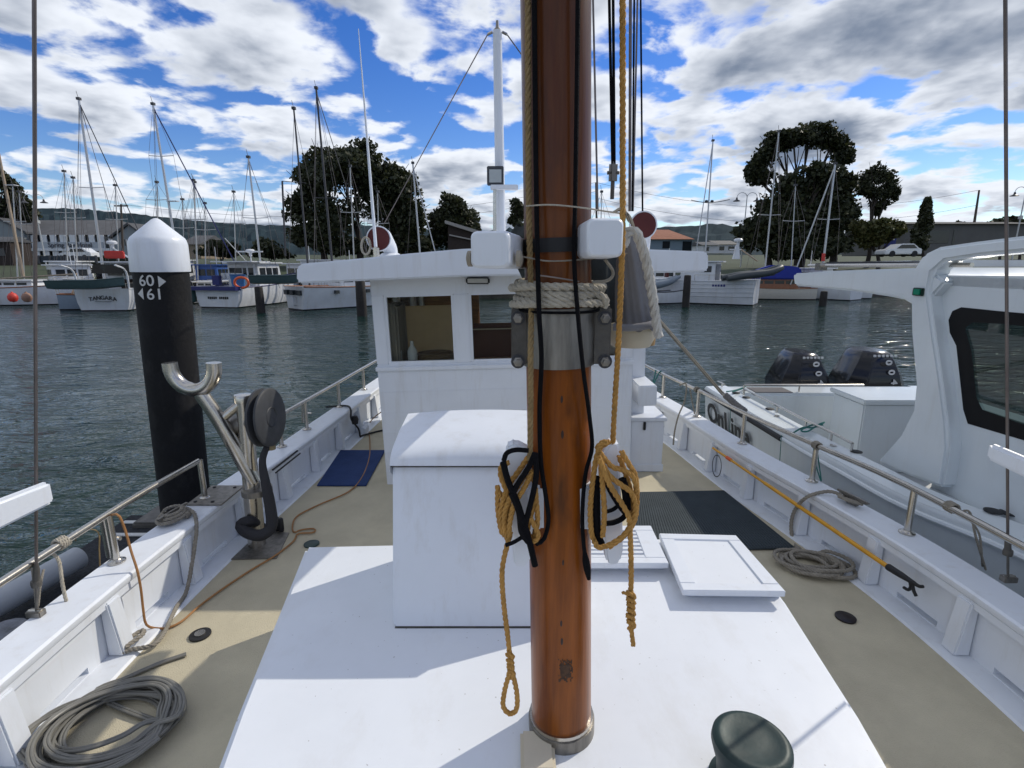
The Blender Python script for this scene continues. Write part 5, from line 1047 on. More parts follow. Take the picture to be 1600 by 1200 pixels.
def mast_gear():
    # white-ended square booms lashed beside the mast, dark canvas on the left one
    for pl, Y, yaw, lab in (((733, 360, 797, 419), 1.30, R(12), 'white square boom end with grey weathered side on the hauler side of the mast'), ((916, 340, 977, 402), 1.28, R(-2), 'white square boom end lashed beside the hanging white rope')):
        a, b = D(pl[0], pl[3], Y), D(pl[2], pl[1], Y); c = (a + b) / 2; w = (b.x - a.x) / 2; h = (b.z - a.z) / 2; q = Matrix.Rotation(-yaw, 3, 'Z') @ Matrix.Rotation(R(-1), 3, 'X')
        t = thing('boom', lab, 'boom', c, None)
        def loft(rings, name, m, rad=.34):
            rows = []
            for y, k in rings:
                row = []
                for a in range(4):
                    cxx, czz = ((1, 1), (-1, 1), (-1, -1), (1, -1))[a]
                    for b in range(6):
                        u = R(a * 90 + b * 18); row.append(c + q @ Vector((w * k * (cxx * (1 - rad) + rad * math.cos(u)), y, h * k * (czz * (1 - rad) + rad * math.sin(u)))))
                rows.append(row + [row[0]])
            g = MB().grid(rows); g.add(rows[0][:-1], [tuple(range(24))]); g.add(rows[-1][:-1], [tuple(range(24))]); g.build(name, m, t, ang=50)
        loft([(0, .86), (.004, .94), (.010, .985), (.018, 1), (.16, 1)], 'painted_end', white)
        loft([(.155, .93), (2.5, .93)], 'spar', mat('weathered_spar', (.36, .33, .30), .8, var=.25, vscale=7))
        if yaw > 0:
            for s in (-1, 1):
                e = c + q @ Vector((s * (w + .006), .05, -.02)); MB().lathe([(.006, -.0), (.02, .002), (.02, .012), (.009, .016), (0, .016)], e, 12, q @ Vector((s, 0, 0))).build('eye_fitting', mat('old_cream_fitting', (.40, .35, .27), .7, var=.25), t)
    # dark canvas wrapped behind the mast and grey sail hanging to its right
    rows = []
    def bag(keys, nn, pleat, seed):
        rows = []; rr = random.Random(seed); ph = [rr.uniform(0, 6.3) for _ in range(4)]
        for t in np.linspace(0, 1, 26):
            xl, xr, py, Y, dep = [np.interp(t, [k[0] for k in keys], [k[i] for k in keys]) for i in range(1, 6)]
            row = []
            for k in range(nn):
                a = 2 * math.pi * k / nn; f = 1 + pleat * (math.sin(9 * a + ph[0] + 1.5 * t) * .5 + math.sin(17 * a + ph[1] - 2 * t) * .3 + math.sin(5 * a + ph[2] + 3 * t) * .4) * (.4 + .6 * t)
                c = D((xl + xr) / 2, py, Y); w = (xr - xl) / 2 * Y / F
                row.append((c.x + w * math.cos(a) * f, Y + dep * math.sin(a) * f, c.z + .006 * math.sin(7 * a + ph[3])))
            rows.append(row + [row[0]])
        return MB().grid(rows)
    t = thing('furled_sail', 'grey canvas sail bundle hanging beside the mast under the boom end', 'sail', D(995, 510, 1.6))
    bag([(0, 972, 990, 368, 1.52, .02), (.3, 964, 1003, 405, 1.56, .045), (.65, 962, 1015, 455, 1.6, .06), (.93, 962, 1024, 500, 1.62, .07), (1, 964, 1022, 512, 1.62, .065)], 120, .09, 3).build('canvas', canvas, t, ang=80)
    MB().tube(smooth_path([D(958, 511, 1.53), D(985, 512, 1.52), D(1010, 509, 1.53), D(1024, 504, 1.58), D(1020, 500, 1.68), D(985, 500, 1.7)], n=24), .011, 10).build('hem', canvas, t)
    MB().lathe([(.06, 0), (.075, .03), (.075, .065), (.05, .07)], D(985, 540, 1.64) + Vector((0, 0, 0)), 24).build('batten_end', mat('cream_batten', (.55, .49, .37), .6), t)
    MB().lathe([(.04, 0), (.045, .06), (.03, .08)], D(1003, 538, 1.66), 16).build('tack_block', mat('pale_timber', (.36, .22, .09), .6), t)
    t = thing('boom_cover', 'dark canvas boom cover bundled behind the mast', 'cover', mx(2.9) + Vector((0, .35, -.1)))
    bag([(0, 812, 962, 352, 1.75, .05), (.25, 795, 972, 375, 1.75, .09), (.6, 812, 965, 420, 1.75, .10), (1, 858, 962, 530, 1.75, .06)], 90, .06, 5).build('canvas', canvas_dark, t, ang=80)
    # thick white rope with a back-spliced end
    tag(MB().rope([D(975, 385, 1.40), D(978, 366, 1.40), D(988, 360, 1.40), D(998, 372, 1.42), D(1010, 410, 1.45), D(1019, 460, 1.48), D(1025, 500, 1.5), D(1029, 527, 1.5)], .0145, .085).build('thick_rope', mat('white_rope', (.60, .58, .53), .85, var=.12, vscale=25, bump=.4, bscale=240)), 'thick white laid rope hanging over the boom end by the sail', 'rope')
    # cream rope lashing round the mast
    pts = []
    for u in np.linspace(0, 2 * math.pi * 4.6, 130):
        k = u / (2 * math.pi); z = D(875, 483, 1.38).z + .0145 * k + .004 * math.sin(u * 1.7); pts.append(mx(z) + Vector(((.118 + .012 * math.sin(k * 2.2) ) * math.cos(u), .122 * math.sin(u), 0)))
    pts += [mx(D(875, 462, 1.38).z) + Vector((.10, -.075, .0)), mx(D(875, 470, 1.38).z) + Vector((.125, -.06, -.02))]
    tag(MB().rope(pts, .0115, .07).build('lashing_rope', cream_rope), 'cream rope lashing wound round the mast above the clamp', 'rope')
    tag(MB().tube(smooth_path([mx(D(875, 486, 1.38).z + .001 * math.sin(3 * u)) + Vector((.117 * math.cos(u), .117 * math.sin(u), .006 * math.sin(u))) for u in np.linspace(0, 2 * math.pi, 30)], n=50), .004, 6).build('whipping_line', black_rope), 'thin black whipping line under the cream lashing', 'line')
    # thin wire lashings round booms and mast
    for k, pl in enumerate(([(790, 398), (822, 402), (860, 408), (925, 404), (980, 396)], [(822, 322), (860, 320), (905, 324), (945, 330), (975, 335), (985, 345)], [(840, 430), (870, 434), (905, 440)], [(945, 405), (958, 425), (950, 438), (925, 441)])):
        tag(MB().tube(smooth_path([D(a, b, 1.375 if 825 < a < 925 else 1.40) for a, b in pl], n=30), .0022 if k < 3 else .0045, 6).build('wire_lashing', [grey_rope, cream_rope, wire, grey_rope][k]), ['thin grey wire tying both boom ends across the mast', 'thin pale cord tied across the mast above the booms', 'short dark wire across the mast above the cream lashing', 'grey loop of line hanging under the boom end by the sail'][k], 'lashing')
    for k in range(5):
        c = D(975 + k * 2, 338, 1.36); tag(MB().tube(smooth_path([D(958 + 3 * k, 332 - 2 * k, 1.38), D(972 + 3 * k, 326 + 3 * k, 1.36), D(982 + 2 * k, 345 + 2 * k, 1.38)], n=12), .003, 5).build('cord_wrap', [cream_rope, galv][k % 2]), 'thin cord wraps bound on top of the boom end beside the white rope', 'lashing', 'cord wraps on the boom end')
    # halyards
    Yf = 1.388
    tag(MB().rope([D(824, -1500, 1.2)] + [D(a, b, Yf + .03) for a, b in ((824, -200), (825, 0), (826, 300), (830, 480))] + [D(829, 560, 1.36), D(829, 650, 1.385), D(828, 720, 1.37)], .0085).build('halyard', tan_rope_dull), 'dull tan halyard running down the mast to the hauler-side cleat', 'rope')
    tag(MB().rope([D(974, -600, 1.42), D(973, 0, 1.42), D(973, 200, 1.42), D(973, 330, 1.36), D(971, 420, 1.36), D(966, 540, 1.40), D(960, 640, 1.42), D(957, 705, 1.42)], .0082).build('halyard', tan_rope), 'tan halyard running down beside the sail to the hatch-side cleat', 'rope')
    tag(MB().tube(smooth_path([D(826 + 7, -500, 1.4), D(835, 0, Yf + .02), D(838, 300, Yf + .01), D(842, 480, 1.365), D(846, 560, 1.362), D(843, 640, Yf), D(845, 720, Yf - .01), D(852, 770, Yf - .01), D(857, 812, Yf), D(850, 842, Yf - .01), D(838, 850, 1.36)], n=120), .0064, 8).build('black_halyard', black_rope), 'black halyard down the mast face ending in a loop by the hauler-side cleat', 'rope')
    tag(MB().tube(smooth_path([D(905, -400, 1.38), D(903, 0, 1.385), D(899, 300, 1.39), D(897, 400, 1.385), D(902, 480, 1.362), D(911, 575, 1.36), D(921, 650, 1.40), D(925, 700, 1.42), D(915, 740, 1.40), D(910, 800, 1.40), D(912, 850, 1.395), D(920, 905, 1.40)], n=130), [.006] * 60 + [.006, .011, .011, .006], 8).build('black_halyard', black_rope), 'black halyard crossing the mast face ending in a dangling tail by the hatch-side cleat', 'rope')
    # left coil
    t = thing('rope_coil', 'tan rope coil with black strop made up on the hauler-side horn cleat', 'rope', D(808, 790, 1.39))
    rr = random.Random(4); mb = MB()
    def loop(keys, Y, r=.0082):
        mb.rope([D(a + rr.uniform(-1, 1), b + rr.uniform(-1, 1), y) for (a, b), y in zip(keys, Y if isinstance(Y, (list, tuple)) else [Y] * len(keys))], r)
    loop([(826, 715), (812, 735), (795, 760), (783, 790), (782, 815), (790, 838), (797, 815), (795, 785), (790, 765), (782, 745), (784, 728), (795, 722)], 1.385)
    loop([(830, 722), (815, 750), (800, 775), (789, 800), (788, 825), (793, 845)], 1.372); loop([(832, 735), (818, 762), (803, 790), (796, 820), (797, 838)], 1.36)
    loop([(777, 760), (779, 800), (786, 835), (794, 822), (790, 790), (779, 768)], 1.395)
    loop([(834, 745), (838, 780), (840, 815), (832, 840), (825, 830), (830, 800), (834, 770)], 1.375); loop([(828, 808), (838, 825), (840, 838), (830, 846), (824, 838)], 1.36)
    mb.build('coil', tan_rope, t); mb = MB()
    loop([(797, 830), (788, 870), (784, 900), (788, 950), (794, 1000), (797, 1032), (795, 1040)], [1.37, 1.36, 1.35, 1.35, 1.35, 1.35, 1.35])
    loop([(797, 1040), (802, 1060), (808, 1085), (806, 1108), (797, 1116), (787, 1104), (788, 1080), (795, 1058), (797, 1045)], 1.35)
    for k in range(4): loop([(792 + k, 1022 + 9 * k), (800 + k, 1026 + 9 * k), (794 + k, 1032 + 9 * k)], [1.34, 1.345, 1.355], .0085)
    mb.build('tail', tan_rope, t); mb = MB()
    for keys, r in (([(786, 722), (794, 752), (808, 785), (818, 815), (828, 850), (836, 884)], .009), ([(836, 708), (826, 730), (808, 758), (800, 775)], .008), ([(787, 720), (792, 708), (806, 703), (826, 704)], .007), ([(836, 708), (838, 740), (832, 775), (822, 815), (818, 842)], .008), ([(790, 852), (803, 847), (818, 838)], .006), ([(800, 770), (812, 800), (816, 830), (826, 846)], .011)):
        mb.tube(smooth_path([D(a, b, 1.35) for a, b in keys], n=24), r, 8)
    mb.build('black_strop', black_rope, t)
    # right coil
    t = thing('rope_coil', 'tan rope coil with black strop made up on the hatch-side horn cleat', 'rope', D(957, 790, 1.39)); mb = MB()
    loop([(952, 690), (938, 698), (932, 712), (927, 745), (923, 790), (923, 830), (930, 848)], 1.375); loop([(938, 715), (941, 760), (944, 800), (942, 838)], 1.362)
    loop([(936, 708), (955, 728), (972, 735), (988, 745), (993, 765), (988, 778)], 1.37); loop([(934, 712), (950, 740), (970, 758), (985, 770), (992, 790), (988, 812), (975, 835), (955, 850), (935, 856), (928, 845)], 1.36)
    loop([(936, 716), (952, 755), (970, 785), (980, 803), (984, 815)], 1.352); loop([(970, 705), (982, 722), (992, 745), (995, 780), (990, 815), (975, 838), (950, 856)], 1.378)
    loop([(968, 712), (978, 745), (986, 770), (984, 800)], 1.39); loop([(934, 705), (934, 700), (940, 692), (950, 690)], 1.365, .009)
    mb.build('coil', tan_rope, t); mb = MB()
    loop([(984, 800), (985, 840), (986, 890), (985, 930), (984, 950)], [1.37, 1.36, 1.35, 1.35, 1.35]); loop([(984, 950), (986, 980), (990, 1008)], 1.35, .0075)
    for k in range(6): loop([(979, 925 + 9 * k), (987, 928 + 9 * k), (990, 934 + 9 * k), (981, 937 + 9 * k)], [1.345, 1.34, 1.35, 1.355], .0075)
    mb.rope([D(981, 930, 1.34), D(976, 926, 1.34), D(972, 927, 1.34)], .005)
    mb.build('tail', tan_rope, t); mb = MB()
    for keys, r in (([(942, 730), (950, 758), (965, 785), (976, 800)], .009), ([(946, 800), (958, 796), (968, 788)], .006), ([(945, 818), (960, 816), (976, 806), (980, 780), (970, 752)], .008), ([(932, 745), (932, 790), (934, 835), (940, 850)], .011), ([(972, 748), (978, 770), (980, 800)], .012)):
        mb.tube(smooth_path([D(a, b, 1.385) for a, b in keys], n=24), r, 8)
    mb.build('black_strop', black_rope, t)
mast_gear()

# ---------------------------------------------------------------- pot hauler on the pontoon-side rail
def hauler():
    b = G(402, 852, ZD); Y = b.y
    pq = [G(a, c, ZD + .008) for a, c in ((357, 874), (432, 872), (452, 832), (395, 829))]
    pl = MB().prism([p - Vector((0, 0, .008)) for p in pq], pq).build('hauler_plate', steel_dull, boat)
    tp = D(379, 618, Y); r = .060
    po = MB().tube([b, b.lerp(tp, .3), b.lerp(tp, .5), tp], [r, r, r * .9, r * .78], 24).build('hauler_post', steel, boat)
    MB().lathe([(r * .8, -.05), (r * .95, -.045), (r * .95, .0), (r * .9, .006), (0, .01)], tp, 24, tp - b).build('post_cap', steel, po)
    MB().tube([D(402, 768, Y) - Vector((0, 0, .012)), D(401, 762, Y)], r * 1.7, 24).build('post_ring', steel_dull, po)
    MB().tube(smooth_path([D(398, 752, Y), D(345, 660, Y - .05), D(311, 610, Y - .07)], n=12), [.054, .050, .047], 20).build('hauler_arm', steel, po)
    c = D(300, 572, Y - .08); R_ = 31 * Y / F * 1.1
    pts = [c + Vector((R_ * math.cos(a), 0, R_ * 1.12 * math.sin(a))) for a in np.linspace(R(188), R(352), 20)]
    pts = [pts[0] + Vector((-.002, 0, .045))] + pts + [pts[-1] + Vector((.002, 0, .045))]
    MB().tube(pts, .047, 22).build('hook_fork', steel, po)
    MB().tube([D(345, 656, Y - .05), D(383, 624, Y)], .030, 16).build('strut', steel, po)
    MB().tube([D(352, 672, Y + .06), D(398, 655, Y + .02)], .075, 24).build('hydraulic_motor', steel_dull, po)
    ax = Vector((.995, -.06, .05)); c = D(418, 652, Y - .02); rad = 44 * Y / F * 1.07
    MB().lathe([(rad * .9, -.055), (rad, -.045), (rad, -.028), (rad * .72, -.015), (rad * .72, -.0), (rad, .012), (rad, .026), (rad * .93, .034), (rad * .35, .030), (rad * .33, .034), (rad * .3, .028), (0, .028)], c, 48, ax).build('hauler_sheave', mat('dark_grey_plate', (.045, .048, .055), .55, var=.2, vscale=14), po)
    MB().lathe([(.03, 0), (.032, .05), (.02, .06)], D(424, 702, Y), 12).build('brass_knob', mat('old_brass', (.25, .21, .13), .5, .6), po)
    t = thing('hydraulic_hose', 'black sleeved hydraulic hose looped round the hauler post', 'hose', D(410, 800, Y - .1))
    MB().tube(smooth_path([D(418, 695, Y - .02), D(410, 720, Y - .07), D(414, 750, Y - .09), D(422, 790, Y - .1), D(424, 822, Y - .12), D(408, 836, Y - .15), D(386, 832, Y - .13), D(376, 820, Y - .08), D(392, 814, Y - .07), D(412, 822, Y + .06)], n=60), [.020, .024, .03, .036, .038, .04, .04, .038, .035, .02], 14).build('sleeve', mat('hose_sleeve', (.022, .022, .027), .75, bump=.3, bscale=90), t)
    for k in range(3): MB().lathe([(.018, 0), (.021, .02), (.021, .10), (.014, .11)], G(428 + k * 6, 828 + k * 1.5, ZD) + Vector((0, 0, .004)), 12).build('hose_fitting', black, t)
hauler()

# ---------------------------------------------------------------- loose gear on deck
def flat(px, z, th, name, m, label, cat):
    q = [G(a, b, z + th) for a, b in px]; return tag(MB().prism([p - Vector((0, 0, th - .001)) for p in q], q).build(name, m, bev=.002), label, cat)
flat([(532, 703), (602, 703), (572, 758), (495, 758)], ZD + .003, .012, 'door_mat', blue_mat, 'plain blue mat on the deck beside the wheelhouse', 'mat')
def mesh_runner():
    t = thing('grip_mat', 'dark grey perforated rubber mat on the deck aft of the hatches', 'mat', G(1120, 815, ZD))
    c = [G(a, b, ZD + .01) for a, b in ((985, 771), (1130, 768), (1240, 857), (985, 861))]
    n, m = 52, 46; mb = MB(); h = .012
    L = lambda u, v: (c[0].lerp(c[1], u)).lerp(c[3].lerp(c[2], u), v)
    for i in range(n + 1):
        u = i / n; a, b = L(u, 0), L(u, 1); d = Vector((.0062, 0, 0)); up = Vector((0, 0, h)); mb.hexa([a - d, a + d, b + d, b - d, a - d + up, a + d + up, b + d + up, b - d + up])
    for k in range(m + 1):
        v = k / m; a, b = L(0, v), L(1, v); d = Vector((0, .0062, 0)); up = Vector((0, 0, h - .002)); mb.hexa([a - d, b - d, b + d, a + d, a - d + up, b - d + up, b + d + up, a + d + up])
    o = mb.build('mesh_bars', mesh_mat, t, flat=True); o['kind'] = 'stuff'
    MB().prism([p - Vector((0, 0, .006)) for p in c], [p - Vector((0, 0, .003)) for p in c]).build('backing', mat('mat_backing', (.022, .032, .04), .9), t)
mesh_runner()

def bull(px, py, side, off=.0):                      # where a pixel's ray meets the inner bulwark face
    r = ray(px, py); best = None
    for t in np.linspace(1.2, 9, 2400):
        p = Vector((0, 0, ZC)) + r * t
        if (p.x - (cx(side, p.y) - side * off)) * side >= 0: return p
    return G(px, py, ZD)
# boat hook
t = thing('boat_hook', 'yellow boat hook with black end hung along the bulwark', 'boat hook', bull(1250, 790, 1, .05))
a, b, c = bull(1114, 700, 1, .05), bull(1388, 886, 1, .06), bull(1428, 911, 1, .07)
MB().tube([a, a.lerp(b, .4)], .011, 12).build('thin_pole', yellow, t); MB().tube([a.lerp(b, .4), b], .0145, 12).build('pole', yellow, t); MB().tube([a.lerp(b, .12), a.lerp(b, .155)], .016, 12).build('lock_collar', orange, t)
hk = MB().tube([b, b.lerp(c, .5), c], [.021, .019, .012], 12).build('hook_socket', black, t)
d = (c - b).normalized(); up = Vector((0, 0, 1))
MB().tube(smooth_path([c - d * .01, c + d * .035 + up * .0, c + d * .06 + up * .012], n=8), [.012, .010, .009], 10).build('hook_tip', black, t)
MB().tube(smooth_path([c - d * .03, c - d * .015 - up * .035, c - d * .03 - up * .06, c - d * .06 - up * .062], n=10), .009, 8).build('hook_barb', black, t)
MB().tube(smooth_path([c - d * .01, c + d * .005 - up * .04, c + d * .03 - up * .066], n=10), .009, 8).build('hook_barb', black, t)
pts = [bull(1120 + 7 * math.sin(u) , 728 + 17 * math.cos(u), 1, .02) for u in np.linspace(0, 2 * math.pi, 14)]
tag(MB().tube(smooth_path(pts, n=36), .0035, 6).build('cord_loop', black_rope), 'thin black cord loop hanging from the boat hook end', 'cord')
# cleat and mooring rope on the right cap
def cleat(p, ang, label=None, parent=boat, m=steel_dull):
    q = Matrix.Rotation(ang, 3, 'Z'); f = lambda x, y, z: p + q @ Vector((x, y, z))
    MB().prism([f(-.015, y, z) for y, z in ((-.13, .062), (-.12, .048), (-.05, .04), (-.045, .0), (.045, .0), (.05, .04), (.12, .048), (.13, .062), (.06, .066), (-.06, .066))],
               [f(.015, y, z) for y, z in ((-.13, .062), (-.12, .048), (-.05, .04), (-.045, .0), (.045, .0), (.05, .04), (.12, .048), (.13, .062), (.06, .066), (-.06, .066))]).build('deck_cleat', m, parent, bev=.006)
pc = G(1324, 788, ZCAP); cleat(pc + Vector((.03, 0, .002)), R(14))
t = thing('mooring_rope', 'grey laid rope from the bulwark cleat ending in a coil on deck', 'rope', G(1275, 885, ZD))
rr = random.Random(11)
mb = MB(); mb.rope([pc + Vector((.05, .06, .03)), pc + Vector((-.03, .05, .035)), pc + Vector((.06, -.06, .03)), pc + Vector((-.04, -.02, .05)), pc + Vector((.0, .1, .03)), G(1292, 768, ZCAP + .03), bull(1262, 776, 1, .05), bull(1243, 795, 1, .05), bull(1236, 820, 1, .06), bull(1240, 848, 1, .1), G(1250, 858, ZD + .05)], .0135, .075); mb.build('standing_part', grey_rope, t)
pts = []; c = G(1270, 888, ZD)
for u in np.linspace(0, 2 * math.pi * 7.2, 120):
    k = u / (2 * math.pi); rx = .215 - .013 * k + .02 * math.sin(k * 5); ry = .16 - .008 * k + .015 * math.cos(k * 4)
    pts.append(c + Vector((rx * math.cos(u) + .05 * math.sin(k * 1.9) , ry * math.sin(u) - .06 * rx * math.cos(u) * 3 + .03 * math.cos(k * 2.7), .018 + .0125 * (k % 4.2) + .004 * math.sin(3 * u))))
MB().rope([G(1250, 858, ZD + .05), G(1235, 862, ZD + .03)] + pts, .0135, .075).build('coil', grey_rope, t)
# left rope on cleat, falling to deck
t = thing('mooring_rope', 'grey rope made up on the pontoon-side cap and trailing into the waterway', 'rope', G(280, 812, ZCAP))
pts = []; c = G(272, 812, ZCAP)
for u in np.linspace(0, 2 * math.pi * 3.6, 56):
    k = u / (2 * math.pi); pts.append(c + Vector(((.085 - .012 * k) * math.cos(u) , (.125 - .02 * k) * math.sin(u) , .016 + .016 * k)))
def edge(px, py):
    p = bull(px, py, -1, .035); return p if p.z > ZD + .03 else G(px, py, ZD + .03)
MB().rope(pts[::-1] + [G(298, 798, ZCAP + .03), G(305, 806, ZCAP + .02), edge(307, 830), edge(300, 880), edge(291, 925), edge(275, 950) , G(256, 990, ZD + .03), G(238, 1008, ZD + .03), G(205, 1015, ZD + .03), G(188, 1018, ZD + .03), G(200, 1000, ZD + .04), G(222, 985, ZD + .04), G(222, 992, ZD + .05), G(195, 1012, ZD + .05)], .0125, .07).build('rope', grey_rope, t)
cleat(c + Vector((.0, 0, .002)), R(-8))
# orange-brown cord over the rail, across the deck
cpts = [D(168, 806, 2.72), D(178, 804, 2.62), D(186, 806, 2.60), D(196, 830, 2.6), D(205, 862, 2.58)] + [edge(214, 890), edge(220, 920), edge(224, 955), edge(228, 975)] + [G(x, y, ZD + .012) for x, y in ((240, 981), (262, 981), (285, 970), (310, 948), (345, 922), (390, 892), (430, 868), (458, 846), (466, 834), (490, 832), (490, 826), (470, 828), (460, 832), (457, 822), (465, 806), (500, 788), (545, 768), (566, 745), (577, 715), (578, 690), (578, 660))] + [Vector((-1.55, 6.3, 1.25)), Vector((-1.3, 6.3, 1.3))]
tag(MB().tube(smooth_path(cpts, n=220), .0065, 7).build('extension_cord', cord), 'orange-brown cord draped over the pontoon-side rail and snaking along the deck', 'cord')
tag(MB().tube(smooth_path([G(536, 636, ZCAP + .012) + Vector((-.2, 0, 0)), G(540, 634, ZCAP + .015), edge(548, 640), edge(549, 655), edge(560, 670), G(563, 682, ZD + .03), G(568, 680, ZD + .02), G(600, 672, ZD + .012), G(640, 668, ZD + .012)], n=60), .011, 8).build('power_lead', black), 'black power lead looped over the pontoon-side cap by the wheelhouse', 'cord')
tag(MB().lathe([(0, -.04), (.035, -.03), (.045, .02), (.03, .06), (0, .07)], edge(552, 658) + Vector((.02, 0, 0)), 10).build('plug', black), 'black plug hanging on the bulwark by the wheelhouse', 'plug')
p = edge(566, 672); tag(MB().box(p + Vector((0, -.09, -.05)), p + Vector((.06, .09, .05))).build('outlet_box', white, bev=.012), 'white outlet box on the inner bulwark by the wheelhouse', 'box')
# grey hose coil
t = thing('hose_coil', 'coiled grey rubber hose lying on the deck beside the trunk cabin', 'hose', G(190, 1150, ZD)); c = G(185, 1138, ZD); c.z = ZD + .014; mb = MB(); pts = []
rr = random.Random(9)
for lap in range(15):
    ox, oy = rr.uniform(-.035, .035), rr.uniform(-.03, .03) - .012 * (lap % 5); rx, ry = rr.uniform(.20, .295), rr.uniform(.17, .235); z = .002 + .011 * (lap // 2); rot = .18 + rr.uniform(-.10, .10)
    for u in np.linspace(0, 2 * math.pi, 15)[:-1]:
        x, y = rx * math.cos(u), ry * math.sin(u); pts.append(c + Vector((ox + x * math.cos(rot) - y * math.sin(rot), oy + x * math.sin(rot) + y * math.cos(rot), z + .012 * math.sin(u * 2 + lap))))
P = smooth_path([G(291, 1022, ZD + .012), G(250, 1036, ZD + .012), G(200, 1058, ZD + .014), G(150, 1085, ZD + .02)] + pts, n=900)
for s in (-1, 1):
    A, T_, U, W = frames(P); side = np.cross(T_, (0, 0, 1)); side /= (np.linalg.norm(side, axis=1)[:, None] + 1e-9)
    MB().tube(A + side * s * .0062, .0072, 8).build('hose_line', hose_m, t)
# dark green mushroom vent by the camera
p = G(1166, 1230, ZT); zt = D(1166, 1153, p.y).z
prof = [(.085, 0), (.085, .02), (.062, .035), (.062, zt - ZT - .10)]; H = zt - ZT
t = MB().lathe([(.11, 0), (.11, .015), (.088, .03), (.092, H * .45), (.105, H * .68), (.113, H * .84), (.111, H * .93), (.100, H * .985), (.088, H * .995), (.078, H * .972), (.04, H * .985), (0, H * .99)], p, 48).build('mushroom_vent', green_bell, boat)
# lines tying rail and chain plates
for k, (pl, m, r, lab) in enumerate((
    ([D(62, 870, 2.35), D(72, 862, 2.33), D(86, 868, 2.36), D(93, 880, 2.34), D(98, 915, 2.3), D(106, 950, 2.28)], cream_rope, .0085, 'cream rope end knotted round the pontoon-side rail above the chain plate'),
    ([D(50, 888, 2.3), D(54, 915, 2.25), D(58, 950, 2.22), D(63, 915, 2.25), D(68, 890, 2.3)], grey_rope, .006, 'doubled grey lanyard from the pontoon-side rail to the chain plate'),
    ([D(1502, 800, 2.72), D(1512, 798, 2.7), D(1518, 808, 2.7), D(1525, 840, 2.72), D(1540, 890, 2.75)], grey_rope, .007, 'grey lanyard from the power-boat-side rail down to the cap'),
    ([D(1510, 806, 2.74), D(1530, 835, 2.75), D(1535, 885, 2.76)], grey_rope, .006, 'second strand of grey lanyard below the power-boat-side rail'),
    ([D(1062, 602, 5.7), D(1072, 600, 5.6), D(1070, 625, 5.55), D(1060, 650, 5.5), D(1054, 675, 5.4), D(1052, 695, 5.4)], grey_rope, .009, 'grey fender line hung from the power-boat-side rail into the boat'),
    ([D(1078, 608, 5.5), D(1082, 630, 5.6), D(1088, 660, 5.6)], grey_rope, .008, 'grey fender line hung outboard from the power-boat-side rail'),
    ([D(1025, 578, 6.5), D(1022, 592, 6.45), D(1016, 612, 6.4), D(1032, 580, 6.45), D(1036, 605, 6.4)], teal_rope, .008, 'teal line tied on the power-boat-side rail by the wheelhouse'),
    ([D(1272, 700, 3.75), D(1274, 722, 3.75), D(1283, 752, 3.74), D(1279, 720, 3.76), D(1276, 700, 3.76)], teal_rope, .005, 'thin teal lanyard hanging beside a power-boat-side rail post'),
    ([D(118, 845, 2.95), D(122, 830, 2.9), D(152, 830, 2.75), D(155, 860, 2.72), D(156, 885, 2.7)], tan_rope_dull, .004, 'thin tan line hanging outside the pontoon-side rail'))):
    tag(MB().rope(pl, r, r * 7).build('lanyard', m), lab, 'rope')
for k, (px, py, Y, lab) in enumerate(((1500, 800, 2.72, 'rope turns knotted on the power-boat-side rail'), (60, 874, 2.33, 'rope turns knotted on the pontoon-side rail'), (1076, 604, 5.55, 'rope turns knotted on the power-boat-side rail near the wheelhouse'), (1267, 694, 3.75, 'grey tape wrap on a power-boat-side rail post top'))):
    p = D(px, py, Y); sd = -1 if px < 800 else 1; q = Vector((cx(sd, p.y) + sd * .145, p.y, ZCAP + .29)); 
    pts = [q + Vector((.026 * math.cos(u) * 1.0, .012 * (u / 6 - 2), .026 * math.sin(u))) for u in np.linspace(0, 8 * math.pi, 40)]
    tag(MB().rope(pts, .0075).build('rail_knot', grey_rope if k != 1 else cream_rope), lab, 'rope')
# double mooring line rising from the neighbour to the mast
for k, (a, b) in enumerate(((1033, 503), (1035, 508))):
    tag(MB().tube([D(a - 20, b - 28, 4.0), D(a, b, 4.1), D(1128, 612 + 4 * k, 6.4), D(1150, 632, 6.2)], .011, 8).build('stern_line', grey_rope), 'thin grey line of a doubled pair running from the mast to the neighbouring boat', 'rope', 'doubled lines to the neighbouring boat')
tag(MB().rope([D(1134, 618, 5.3), D(1143, 626, 5.2), D(1152, 634, 5.1), D(1163, 642, 4.95)], .035, .10).build('rail_wrap', mat('frayed_grey_wrap', (.16, .155, .15), .95, bump=.8, bscale=60)), 'frayed grey rope wrap bound on the power-boat-side rail', 'rope')

